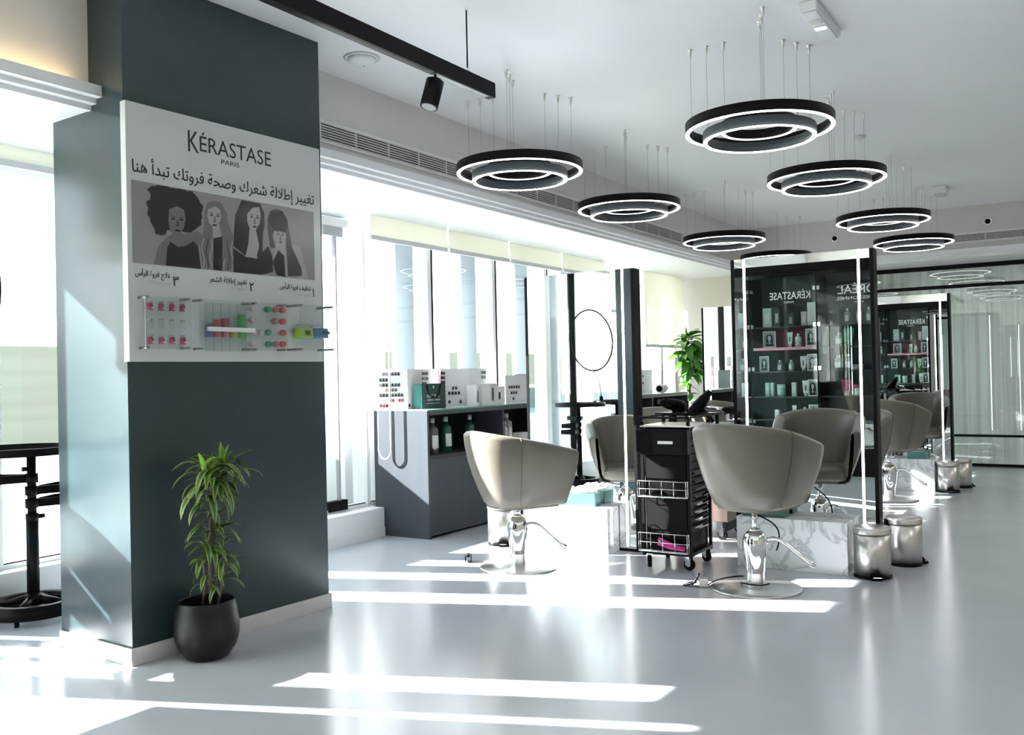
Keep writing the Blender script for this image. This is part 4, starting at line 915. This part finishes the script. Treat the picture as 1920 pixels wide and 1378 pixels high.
cable('dryer_cable', [(6.07, 2.52, .915), (6.05, 2.49, .97), (6.05, 2.46, 1.01), (6.05, 2.43, .98), (6.05, 2.44, .93), (6.05, 2.47, .915)], .004, 'blackp', 'black coiled dryer cable on the side tray')
cable('dryer_cable', [(6.10, 2.19, .90), (6.12, 2.13, .91), (6.14, 2.09, .89), (6.15, 2.06, .84), (6.15, 2.05, .76), (6.15, 2.06, .68)], .006, 'blackp', 'black dryer cable hanging right of the dark trolley')
cl = thing('curling_iron', (6.13, 2.22, .93), R(-70), 'black curling iron hanging over the dark trolley edge', 'hair tool')
MB().tube([(-.1, 0, .02), (.02, 0, 0)], .012, 12).build('barrel', Mt['chrome'], cl); MB().tube([(.02, 0, 0), (.06, 0, -.01), (.15, 0, -.03)], [.020, .023, .018], 14).build('grip', Mt['blackp'], cl)
# third trolley with white trays, far (seen left of the black mirror frame)
T3 = thing('tray_trolley', (7.55, 2.42, 0), 0, 'black trolley with white tray behind the dryers', 'trolley')
for x in (-.16, .16):
    for y in (-.17, .17): MB().box(x - .01, x + .01, y - .01, y + .01, .07, .90).build('post', Mt['blackp'], T3)
for z in (.15, .45, .72): MB().box(-.17, .17, -.18, .18, z, z + .03).build('shelf', Mt['blackp'], T3, .003)
MB().box(-.18, .18, -.19, .19, .88, .90).build('top_tray', Mt['blackp'], T3, .003)
MB().box(-.2, .2, -.2, .2, .78, .79).build('white_tray', Mt['white2'], T3, .002)
for k in range(4): MB().box(-.2, -.19, -.2 + k * .125, -.175 + k * .125, .79, .86).build('tray_divider', Mt['white2'], T3)
MB().box(-.2, -.19, -.2, .2, .86, .87).build('tray_rim', Mt['white2'], T3)
for x, y, a in ((-.15, .15, .5), (-.15, -.15, 1.4), (.15, -.15, 1.0), (.15, .15, .3)): caster(T3, x, y, a)

# tissue boxes
def tbox(loc, rz, label, w=.12, d=.12, h=.085, mt_='tissuebox', tis=True):
    t = thing('tissue_box', loc, rz, label, 'tissue box')
    MB().box(-w, w, -d / 2, d / 2, 0, h).build('carton', Mt[mt_], t, .002)
    MB().box(-w * .6, w * .6, -d * .15, d * .15, h, h + .001).build('opening', Mt['paper'], t)
    if tis:
        for k in range(4):
            m = MB(); rows = []
            for i in range(6):
                row = []
                for j in range(6):
                    x = -w * .75 + .3 * w * k + (i - 2.5) * .018; y = (j - 2.5) * .022
                    row.append((x + random.uniform(-.004, .004), y, h + .008 + .028 * (1 - abs(j - 2.5) / 3) + .012 * sin(i * 2.1 + k) + random.uniform(0, .01)))
                rows.append(row)
            m.sm = True; m.grid(rows); m.build('tissue', Mt['tissue'], t, smooth=True)
    return t
tbox((5.475, 2.985, .305), R(97), 'turquoise tissue box with white tissues on the left marble block', .12, .11)
tbox((5.545, 1.74, .305), R(90), 'dark green flat box on the marble block behind the right chair', .13, .11, .055, 'darkgreenbox', False)
tbox((9.59, 1.50, .305), R(90), 'teal box on the far marble block', .09, .10, .07, 'tissuebox', False)

# floor items
k_ = thing('hair_clip', (4.80, 3.457, 0), R(35), 'small black claw clip lying on the floor near the left chair', 'clip')
MB().tube([(-.022, 0, .028), (0, 0, .032), (.022, 0, .028)], .007, 8).build('spring_bar', Mt['blackp'], k_)
for s_ in (-1, 1):
    jw = MB().box(-.03, .03, s_ * .012 - .002, s_ * .012 + .002, .006, .028).build('jaw', Mt['blackp'], k_)
    for j in range(5): MB().prism([(-.028 + .013 * j, .006), (-.020 + .013 * j, .006), (-.024 + .013 * j, -.0)], 'y', s_ * .012 - .002, s_ * .012 + .002).build('tooth', Mt['blackp'], jw)
k_.scale = (1.5, 1.5, 1.5)
fp = thing('foot_switch', (4.83, 1.905, 0), R(20), 'small silver and black foot switch on the floor left of the right chair base', 'switch')
hs = MB().box(-.03, .03, -.055, -.005, 0, .05).build('housing', Mt['steel'], fp, .006)
for a_, y0_, z0_ in ((R(58), .012, .036), (R(14), .045, .012)):
    pd = MB().lathe([(.002, -.004), (.034, -.004), (.038, 0), (.034, .004), (.002, .004)], (0, 0, 0), 24, False).build('oval_pad', Mt['chrome'], fp)
    pd.location = (0, y0_, z0_ + .004); pd.rotation_euler = (-a_, 0, 0); pd.scale = (.7, 1, 1)
    MB().tube([(.037 * cos(t_), .037 * sin(t_), 0) for t_ in [2 * pi * k / 24 for k in range(24)]], .004, 6, closed=True).build('rubber_rim', Mt['rubber'], pd)
cable('pedal_cable', [(4.86, 1.86, .006), (4.99, 1.86, .006), (5.10, 1.82, .006), (5.16, 1.76, .006), (5.02, 1.72, .006), (4.90, 1.68, .030), (4.865, 1.62, .034), (4.87, 1.56, .034), (4.93, 1.535, .034)], .004, 'blackp', 'thin black cable running from the foot switch over the chair base')
cable('chair_cable', [(5.00, 1.63, .40), (5.04, 1.55, .35), (5.05, 1.515, .30), (5.03, 1.51, .24), (5.02, 1.52, .2)], .0045, 'blackp', 'short black cable hanging under the right chair seat')

# ------------------------------------------------------------------ tray stands at the left window
def wedge_tray(t, z, a, L=.25, wd=.09, h=.042):
    pr = [(0.03, -.02), (L * .8, -wd), (L, -wd * .6), (L, wd * .6), (L * .8, wd), (.03, .02)]
    o = MB(); n = len(pr)
    o.add([(x, y, 0) for x, y in pr] + [(x, y, h) for x, y in pr], [tuple(range(n))] + [(i, (i + 1) % n, n + (i + 1) % n, n + i) for i in range(n)])
    q = o.build('swing_tray', Mt['blackp'], t); q.location = (0, 0, z); q.rotation_euler = (0, 0, a)
    sm_ = q.modifiers.new('thick', 'SOLIDIFY'); sm_.thickness = .004
    MB().lathe([(.032, -.002), (.032, h + .004)], (0, 0, 0), 20).build('hub', Mt['blackp'], q)
def stand(loc, rz, label, zt=.86, tr_=.33, ty=.2):
    t = thing('tray_stand', loc, rz, label, 'stand')
    for k in range(4):
        a = pi / 4 + k * pi / 2; c = (.19 * cos(a), .19 * sin(a))
        MB().tube([(0, 0, .10), (c[0] * .5, c[1] * .5, .085), (c[0], c[1], .06)], [.028, .022, .016], 10).build('base_arm', Mt['blackp'], t)
        w_ = MB().tube([(0, -.01, 0), (0, .01, 0)], .024, 18).build('caster_wheel', Mt['rubber'], t); w_.location = (c[0], c[1], .024); w_.rotation_euler = (0, 0, a + .5)
        MB().box(-.012, .012, -.014, .014, .012, .035).build('fork', Mt['blackp'], w_)
    annulus(MB(), .215, .170, .03, .095, 48).build('base_ring', Mt['blackp'], t)
    MB().lathe([(.05, .07), (.045, .11), (.028, .13)], (0, 0, 0), 24).build('hub', Mt['blackp'], t)
    MB().cyl((0, 0, .10), (0, 0, .52), .030, 18).build('lower_pole', Mt['black'], t)
    MB().cyl((0, 0, .50), (0, 0, zt), .022, 18).build('upper_pole', Mt['black'], t)
    MB().lathe([(.031, .50), (.031, .54)], (0, 0, 0), 18).build('clamp', Mt['blackp'], t)
    MB().cyl((.03, 0, .52), (.06, 0, .52), .012, 10).build('clamp_knob', Mt['blackp'], t)
    MB().cyl((-.018, 0, zt - .08), (-.045, 0, zt - .08), .012, 10).build('clamp_knob', Mt['blackp'], t)
    for z, a in ((.57, -2.9 + pi), (.635, .2), (.70, 2.6)): wedge_tray(t, z, a)
    tray = MB().lathe([(tr_, zt), (tr_, zt + .038), (tr_ - .012, zt + .038), (tr_ - .012, zt + .012), (.001, zt + .012)], (-ty * .5, 0, 0), 56, False)
    tray.lathe([(.001, zt), (tr_, zt)], (-ty * .5, 0, 0), 56, False); tray.build('top_tray', Mt['blackp'], t)
    MB().box(-.08, .08, -.03, .03, zt - .012, zt).build('tray_bracket', Mt['blackp'], t)
    return t
stand((2.62, 4.66, 0), R(-33 + 180 - 155), 'black rolling stand with swing trays beside the dark column at the left window', .85, .27, .12)
S2 = stand((1.98, 4.52, 0), R(10), 'black rolling stand with round tray and hoop mirror left of the frame', .86, .27, .0)
hp = thing('hoop_mirror', (2.07, 4.52, .899), 0, 'large thin hoop mirror on the stand left of the frame, seen in the left mirror', 'mirror')
MB().tube([(.25 + .05 * sin(a), .13 + .26 * cos(a), .66 + .33 * sin(a)) for a in [2 * pi * k / 48 for k in range(48)]], .009, 8, closed=True).build('hoop', Mt['blackp'], hp)
MB().tube([(.13, .08, 0), (.13, .08, .05)], .02, 10).build('clamp', Mt['blackp'], hp)
MB().tube([(.13, .08, .05), (0.13, .10, .2), (0.20, .13, .345)], .006, 8).build('gooseneck', Mt['chrome'], hp)

# ------------------------------------------------------------------ retail cabinets behind the camera (seen in the mirrors)
XC = .777
cab = thing('retail_cabinet', (XC, 0, 0), 0, 'tall black glass fronted retail cabinets seen reflected in the mirrors', 'cabinet')
CY = [1.895, 2.655, 3.415, 3.64]
MB().box(-.42, -.40, CY[0], CY[-1], 0, 2.40).build('back_panel', Mt['boxdark'], cab)
MB().box(-.42, .0, CY[0], CY[-1], 2.30, 2.40).build('top_panel', Mt['black'], cab)
MB().box(-.42, .0, CY[0], CY[-1], 0, .30).build('plinth', Mt['black'], cab)
SHZ = [.35, .62, .885, 1.175, 1.445, 1.695]
for y in CY: MB().box(-.42, .0, y - .012, y + .012, .3, 2.30).build('upright', Mt['black'], cab)
for i in range(3):
    for z in SHZ: MB().box(-.40, -.03, CY[i] + .012, CY[i + 1] - .012, z - .012, z).build('shelf', Mt['boxdark'], cab)
    ym = (CY[i] + CY[i + 1]) / 2; W_ = CY[i + 1] - CY[i]
    for a, b in ((CY[i] + .004, ym - .002), (ym + .002, CY[i + 1] - .004)) if W_ > .4 else ((CY[i] + .004, CY[i + 1] - .004),):
        dr = MB().box(.006, .012, a, b, .31, 2.29).build('glass_door', Mt['cabglass'], cab)
        for z in (.60, 1.206, 1.70, 2.11):
            ys = a + .004 if a < ym - .01 else b - .034
            MB().box(.0, .02, ys, ys + .03, z - .022, z + .022).build('hinge', Mt['chrome'], dr)
MB().box(-.399, -.39, 2.68, 3.39, 1.45, 1.68).build('raspberry_back', Mt['magenta'], cab)
MB().box(-.03, .0, 2.67, 3.39, 1.42, 1.452).build('raspberry_shelf_edge', Mt['pink'], cab)
for y in (2.3,): MB().box(-.05, -.042, y - .004, y + .004, .9, 1.66).build('light_strip', Mt['ledinner'], cab)
def sign(items, m_):     # lettering on the glass, readable from the room (+X side)
    g = lettering('glass_lettering', items, Mt[m_], cab, 0)
    g.location = (.0135, 0, 0); g.rotation_euler = (0, 0, R(90))
    return g
# local x -> world y, facing +X
sign([dict(s='KÉRASTASE', x0=2.72, x1=3.18, z0=2.00, h=.085, wgt=.004)], 'inkw'); sign([dict(s='PARIS', x0=2.91, x1=3.02, z0=1.955, h=.022)], 'inkw')
sign([dict(s="L'ORÉAL", x0=1.93, x1=2.42, z0=2.02, h=.095, wgt=.004)], 'inkw'); sign([dict(s='PROFESSIONNEL', x0=1.93, x1=2.44, z0=1.955, h=.036, wgt=.01)], 'inkw'); sign([dict(s='PARIS', x0=2.15, x1=2.25, z0=1.915, h=.02)], 'inkw')
sign([dict(s=arabic('علاج العناية'), x0=3.43, x1=3.62, z0=2.02, h=.03)], 'inkw')
def ypx(px): return 2.66 + (1530 - px) * .00617
ROWN = {1.695: 'top', 1.445: 'second', 1.175: 'third', .885: 'fourth', .62: 'fifth', .35: 'lowest'}
def stock(kind, px, z, h, w, mt_, what, x=.66, mt2='label'):
    y = ypx(px); sh = ROWN.get(z, 'top')
    lab_ = '%s on the %s cabinet shelf in the reflection, %s' % (what, sh, 'left unit' if px < 1532 else 'right unit')
    t = thing(kind, (x, y, z + .0005), R(90), lab_, 'bottle' if kind == 'bottle' else kind.split('_')[-1], 'stock in the retail cabinets')
    if kind == 'bottle':
        MB().lathe([(w / 2, 0), (w / 2, h * .7), (w * .3, h * .8), (w * .2, h * .84)], (0, 0, 0), 18).build('body', Mt[mt_], t); MB().lathe([(w * .22, h * .84), (w * .22, h)], (0, 0, 0), 14).build('cap', Mt['white2'], t)
        MB().box(-w * .3, w * .3, -w / 2 - .002, -w / 2 + .006, h * .15, h * .55).build('label', Mt[mt2], t)
    elif kind == 'squeeze_tube':
        MB().add([(-w / 2, -.003, h), (w / 2, -.003, h), (w / 2, .003, h), (-w / 2, .003, h), (-w * .3, -w * .3, h * .2), (w * .3, -w * .3, h * .2), (w * .3, w * .3, h * .2), (-w * .3, w * .3, h * .2)], [(0, 1, 2, 3), (4, 7, 6, 5), (0, 4, 5, 1), (1, 5, 6, 2), (2, 6, 7, 3), (3, 7, 4, 0)]).build('tube_body', Mt[mt_], t)
        MB().lathe([(w * .28, 0), (w * .28, h * .2)], (0, 0, 0), 16).build('cap', Mt[mt2], t); MB().box(-.005, .005, -w * .3, -w * .28, h * .35, h * .7).build('print', Mt['ink'], t)
    elif kind == 'product_box':
        MB().box(-w / 2, w / 2, -.03, .03, 0, h).build('carton', Mt[mt_], t); MB().box(-w * .25, w * .25, -.031, -.030, h * .2, h * .7).build('print', Mt[mt2], t)
    elif kind == 'product_jar':
        MB().lathe([(w * .42, 0), (w / 2, h * .15), (w / 2, h * .7)], (0, 0, 0), 20).build('jar_body', Mt[mt_], t); MB().lathe([(w * .52, h * .7), (w * .52, h)], (0, 0, 0), 20).build('lid', Mt[mt2], t)
    elif kind == 'photo_card':
        MB().box(-w / 2, w / 2, -.003, .003, 0, h).build('card', Mt['paper'], t)
        q = MB(); q.add([(-w * .42, -.0034, h * .08), (w * .42, -.0034, h * .08), (w * .42, -.0034, h * .94), (-w * .42, -.0034, h * .94)], [(0, 1, 2, 3)])
        E_ = lambda rx, rz, cz, y_, n_=14: ([(rx * cos(2 * pi * k / n_), y_, cz + rz * sin(2 * pi * k / n_)) for k in range(n_)], [tuple(range(n_))])
        hr = w * random.choice((.22, .26, .30)); q.mi = 1
        q.add(*E_(hr, h * .20, h * .62, -.0038)); q.add([(-hr, -.0038, h * .62), (-hr * 1.1, -.0038, h * .28), (hr * 1.1, -.0038, h * .28), (hr, -.0038, h * .62)], [(0, 1, 2, 3)])
        q.add([(-w * .36, -.0039, h * .08), (w * .36, -.0039, h * .08), (w * .22, -.0039, h * .26), (-w * .22, -.0039, h * .26)], [(0, 1, 2, 3)])
        q.mi = 2; q.add(*E_(w * .14, h * .15, h * .58, -.0042)); q.add([(-w * .06, -.0043, h * .22), (w * .06, -.0043, h * .22), (w * .05, -.0043, h * .48), (-w * .05, -.0043, h * .48)], [(0, 1, 2, 3)])
        q.mi = 1
        for dx in (-.06, .06): q.add(*E_(w * .025, h * .012, h * .60, -.0045, 8)) if dx == 0 else q.add([(w * dx - w * .03, -.0045, h * .60), (w * dx + w * .03, -.0045, h * .60), (w * dx + w * .03, -.0045, h * .62), (w * dx - w * .03, -.0045, h * .62)], [(0, 1, 2, 3)])
        q.build('portrait_print', [Mt['pr_l'], Mt['pr_d'], Mt['paperg']], t, fixn=False)
    return t
S = stock
S('product_box', 1435, 1.695, .22, .10, 'boxsil', 'broad silver white box'); S('product_box', 1453, 1.695, .22, .07, 'boxdark', 'graphite box beside the silver one', mt2='boxsil'); S('product_box', 1479, 1.695, .15, .07, 'boxdark', 'low graphite box', mt2='greyb'); S('product_box', 1503, 1.695, .16, .06, 'palep', 'pale pink box'); S('product_box', 1518, 1.695, .26, .10, 'paper', 'large white box')
S('photo_card', 1437, 1.455, .19, .15, 'paper', 'card with pale print'); S('squeeze_tube', 1476, 1.455, .17, .065, 'white2', 'white squeeze tube', mt2='white2'); S('bottle', 1491, 1.455, .15, .07, 'white2', 'short white bottle'); S('photo_card', 1516, 1.455, .20, .12, 'paper', 'card with light portrait', x=.70)
S('photo_card', 1428, 1.175, .18, .11, 'paper', 'white card with faint print', x=.70); S('bottle', 1456, 1.175, .13, .06, 'greyb', 'dark grey bottle'); S('bottle', 1477, 1.175, .13, .06, 'tubec', 'pale teal bottle'); S('squeeze_tube', 1500, 1.175, .17, .08, 'white2', 'white tube with silver cap', mt2='steel'); S('photo_card', 1517, 1.175, .19, .11, 'paper', 'card with dark haired portrait', x=.70)
S('product_box', 1432, .885, .16, .045, 'tubec', 'slim pale green box, left one'); S('product_box', 1441, .885, .16, .035, 'tubec', 'slim pale green box, right one'); S('product_jar', 1457, .885, .14, .09, 'tubec', 'pale green tub', mt2='tubec'); S('product_box', 1482, .885, .16, .05, 'boxsil', 'tall silver box'); S('squeeze_tube', 1503, .885, .18, .08, 'white2', 'wide white tube', mt2='white2'); S('photo_card', 1517, .885, .19, .11, 'paper', 'card with hooded portrait', x=.70)
S('product_box', 1449, .62, .11, .045, 'paper', 'small white box'); S('squeeze_tube', 1481, .62, .16, .05, 'white2', 'slim pale tube', mt2='tubec'); S('bottle', 1500, .62, .14, .065, 'white2', 'white bottle with round cap'); S('photo_card', 1518, .62, .17, .11, 'paper', 'card with long haired portrait', x=.70)
S('photo_card', 1433, .35, .17, .11, 'paper', 'dark portrait card', x=.70); S('product_box', 1460, .35, .14, .06, 'paper', 'plain white carton'); S('product_box', 1500, .35, .14, .06, 'boxsil', 'plain silver carton')
for px, w in ((1580, .06), (1600, .06), (1617, .06), (1631, .06)): S('bottle', px, 1.695, .17, w, 'greyb', 'grey dropper bottle %s' % {1580: 'far left', 1600: 'left of centre', 1617: 'right of centre', 1631: 'far right'}[px])
S('bottle', 1565, 1.445, .15, .09, 'tubeg', 'green squat bottle'); S('squeeze_tube', 1582, 1.445, .20, .12, 'tubeg', 'wide green tube', mt2='tubeg'); S('bottle', 1628, 1.445, .16, .07, 'greyb', 'single grey pump bottle')
S('bottle', 1563, 1.175, .17, .10, 'greyb', 'broad grey bottle on the left'); S('bottle', 1580, 1.175, .18, .09, 'greyb', 'broad grey bottle in the middle'); S('product_jar', 1596, 1.175, .06, .12, 'greyb', 'low grey jar', mt2='greyb'); S('bottle', 1631, 1.175, .17, .10, 'greyb', 'broad grey bottle on the right')
S('squeeze_tube', 1576, .885, .18, .12, 'rose', 'rose tube with white cap, left', mt2='white2'); S('product_jar', 1596, .885, .13, .09, 'white2', 'white jar with rose lid', mt2='rose'); S('squeeze_tube', 1628, .885, .18, .10, 'rose', 'rose tube with white cap, right', mt2='white2')
S('product_jar', 1583, .62, .10, .10, 'tan', 'sand coloured tub', mt2='tan'); S('bottle', 1635, .62, .17, .10, 'lime', 'lime green bottle'); S('product_box', 1600, .35, .15, .08, 'boxdark', 'dark carton', mt2='greyb')
S('product_box', 1385, 1.695, .18, .08, 'boxsil', 'silver box at the unit end'); S('bottle', 1390, 1.445, .16, .07, 'greyb', 'grey bottle at the unit end'); S('bottle', 1385, 1.175, .16, .07, 'tubeg', 'green bottle at the unit end'); S('product_box', 1388, .885, .16, .07, 'paper', 'white box at the unit end')

# ------------------------------------------------------------------ plants
def leaf_mesh(name, L, W, droop, mats, stripe=True, fold=.25, seg=7):
    m = MB(); m.sm = True; us = (-1, -.5, 0, .5, 1) if stripe else (-1, -.5, 0, .5, 1); rows = []
    x = z = 0; a = droop[0]
    for i in range(seg + 1):
        t = i / seg; wd = W * (sin(pi * min(1, .06 + t * .94)) ** .75) * (1 if t < .999 else .02) * .5
        if i == 0: wd = W * .12
        if i == seg: wd = W * .01
        rows.append([(x, u * wd, z + abs(u) * wd * fold) for u in us])
        a += (droop[1] - droop[0]) / seg; x += cos(a) * L / seg; z += sin(a) * L / seg
    nc = len(us); B = 0
    for i in range(seg):
        for k in range(nc - 1):
            m.mi = 1 if (stripe and k in (0, 3)) else 0
            m.add([rows[i][k], rows[i][k + 1], rows[i + 1][k + 1], rows[i + 1][k]], [(0, 1, 2, 3)])
    me = m.build(name, mats, fixn=False); d = me.data
    bm = bmesh.new(); bm.from_mesh(d); bmesh.ops.remove_doubles(bm, verts=bm.verts, dist=1e-5); bm.to_mesh(d); bm.free()
    for p in d.polygons: p.use_smooth = True
    bpy.data.objects.remove(me); return d
def put_leaf(mesh, parent, p, az, tilt, s, roll=0):
    if sin(az) > 0.2: s = s * (1 - .42 * sin(az))
    o = bpy.data.objects.new('leaf', mesh); col.objects.link(o); o.parent = parent
    o.matrix_local = Matrix.Translation(p) @ Matrix.Rotation(az, 4, 'Z') @ Matrix.Rotation(-tilt, 4, 'Y') @ Matrix.Rotation(roll, 4, 'X') @ Matrix.Scale(s, 4); return o
# variegated plant in the black pot
PX, PY = 2.62, 3.300
pt = thing('plant_pot', (PX, PY, 0), 0, 'matte black round plant pot at the foot of the dark column', 'pot')
MB().lathe([(.075, 0), (.095, .01), (.125, .055), (.137, .10), (.138, .15), (.130, .205), (.122, .243), (.119, .250), (.113, .250), (.112, .243), (.116, .20), (.116, .19)], (0, 0, 0), 48).build('vessel', Mt['pot'], pt)
MB().lathe([(.0005, .205), (.117, .20)], (0, 0, 0), 32, False).build('soil', Mt['soil'], pt)
pv = thing('potted_plant', (PX + .012, PY - .016, .206), 0, 'slender plant with yellow edged narrow leaves growing in the black pot', 'plant')
LM = [leaf_mesh('striped_leaf', .175, .031, (R(20), R(-95)), [Mt['leafg'], Mt['leafy']]), leaf_mesh('striped_leaf', .185, .032, (R(35), R(-70)), [Mt['leafg'], Mt['leafy']]), leaf_mesh('striped_leaf', .15, .028, (R(10), R(-50)), [Mt['leafg'], Mt['leafy']])]
LN = [leaf_mesh('new_leaf', .16, .026, (R(35), R(-25)), [Mt['leafn'], Mt['leafn']]), leaf_mesh('new_leaf', .14, .024, (R(60), R(10)), [Mt['leafn'], Mt['leafn']])]
stems = [([(0, 0, 0), (.0, .005, .25), (.012, .0, .48), (.018, .0, .68)], .007), ([(.03, -.01, 0), (.025, 0, .2), (.03, .01, .40), (.055, -.02, .60)], .006), ([(-.03, .02, 0), (-.03, .0, .12), (-.045, -.01, .24)], .005), ([(.01, -.03, 0), (.03, -.035, .10), (.045, -.04, .18)], .005)]
for p, r in stems: MB().tube(p, [r, r, r * .9, r * .5][:len(p)], 8).build('stem', Mt['stem'], pv)
rr = random.Random(11)
def whorl(c, n, pool, tmin, tmax, s=(.8, 1.15)):
    for k in range(n):
        put_leaf(rr.choice(pool), pv, Vector(c) + Vector((rr.uniform(-.012, .012), rr.uniform(-.012, .012), rr.uniform(-.03, .03))), 2 * pi * k / n + rr.uniform(-.4, .4), rr.uniform(tmin, tmax), rr.uniform(*s))
whorl((0, 0, .50), 12, LM, -.3, .2, (.9, 1.2)); whorl((.01, 0, .55), 14, LM, -.1, .5, (1.0, 1.3)); whorl((.01, 0, .60), 12, LM, .1, .8, (.95, 1.2)); whorl((-.03, -.02, .585), 9, LN, .0, .6, (.85, 1.2))
whorl((.055, -.02, .58), 10, LM, 0, .7, (.8, 1.05)); whorl((.065, -.02, .625), 8, LN, .1, .9, (.75, 1.05)); whorl((.04, 0, .52), 8, LM, -.2, .4); whorl((.10, -.06, .575), 8, LM, .1, .8, (.6, .85)); whorl((-.03, .0, .54), 8, LM, -.1, .5, (.8, 1.0)); whorl((-.02, 0, .29), 7, LM, .1, .7, (.7, .9)); whorl((.05, -.02, .28), 6, LM, .2, .9, (.6, .85))
whorl((.01, 0, .40), 6, LM, .4, 1.0, (.7, 1)); whorl((.005, 0, .33), 9, LM, .1, .6, (.8, 1.0)); whorl((.03, .01, .36), 6, LM, .2, .8, (.7, .95)); whorl((0, .0, .26), 8, LM, 0, .6, (.75, 1.0))
whorl((-.04, -.01, .235), 8, LM, .1, .7, (.7, .9)); whorl((.045, -.04, .18), 9, LM, .1, .7, (.7, .9)); whorl((.02, 0, .20), 7, LM, 0, .6, (.7, .9)); whorl((-.03, 0, .13), 7, LM, -.1, .5, (.6, .8)); whorl((.03, -.02, .11), 5, LM, .2, .9, (.6, .8))
# tall green plant at the end wall
GP = (10.72, 4.29)
gpot = thing('plant_pot', (GP[0], GP[1], 0), 0, 'round white planter of the tall green plant beside the counter end', 'pot')
MB().lathe([(.13, 0), (.17, .30), (.175, .36), (.16, .36), (.155, .30)], (0, 0, 0), 32).build('vessel', Mt['potw'], gpot); MB().lathe([(.0005, .31), (.155, .31)], (0, 0, 0), 24, False).build('soil', Mt['soil'], gpot)
gv = thing('tall_plant', (GP[0], GP[1], .312), 0, 'tall bushy plant with glossy bright green leaves beside the counter end', 'plant')
MB().tube([(0, 0, 0), (.01, 0, .6), (-.02, .01, 1.25)], [.022, .02, .014], 10).build('stem', Mt['stem'], gv)
MB().tube([(.03, .02, 0), (.05, .02, .5), (.02, .0, .9)], [.014, .012, .01], 8).build('stem', Mt['stem'], gv)
LB = [leaf_mesh('broad_leaf', .36, .10, (R(15), R(-75)), [Mt['leafb'], Mt['leafb']], False), leaf_mesh('broad_leaf', .31, .09, (R(30), R(-60)), [Mt['leafb'], Mt['leafb']], False), leaf_mesh('broad_leaf', .27, .085, (R(0), R(-40)), [Mt['leafb'], Mt['leafb']], False)]
for (z, n, t0, t1, s0, s1) in ((1.28, 12, .2, .9, .8, 1.05), (1.22, 16, -.1, .5, .9, 1.2), (1.12, 18, -.3, .3, .9, 1.25), (1.0, 16, -.5, .1, .8, 1.15), (.88, 12, -.5, .2, .6, .9), (.74, 6, -.3, .5, .5, .75), (.60, 7, -.2, .6, .5, .75), (.46, 8, -.2, .8, .5, .8), (.32, 8, -.1, .8, .55, .85), (.18, 7, 0, .8, .5, .8)):
    for k in range(n):
        put_leaf(rr.choice(LB), gv, (rr.uniform(-.03, .05), rr.uniform(-.03, .03), z + rr.uniform(-.05, .05)), 2 * pi * k / n + rr.uniform(-.4, .4), rr.uniform(t0, t1), rr.uniform(s0, s1), rr.uniform(-.5, .5))
put_leaf(leaf_mesh('spike_leaf', .30, .06, (R(85), R(80)), [Mt['leafn'], Mt['leafn']], False), gv, (-.02, .01, 1.26), 1.0, .12, 1.0)
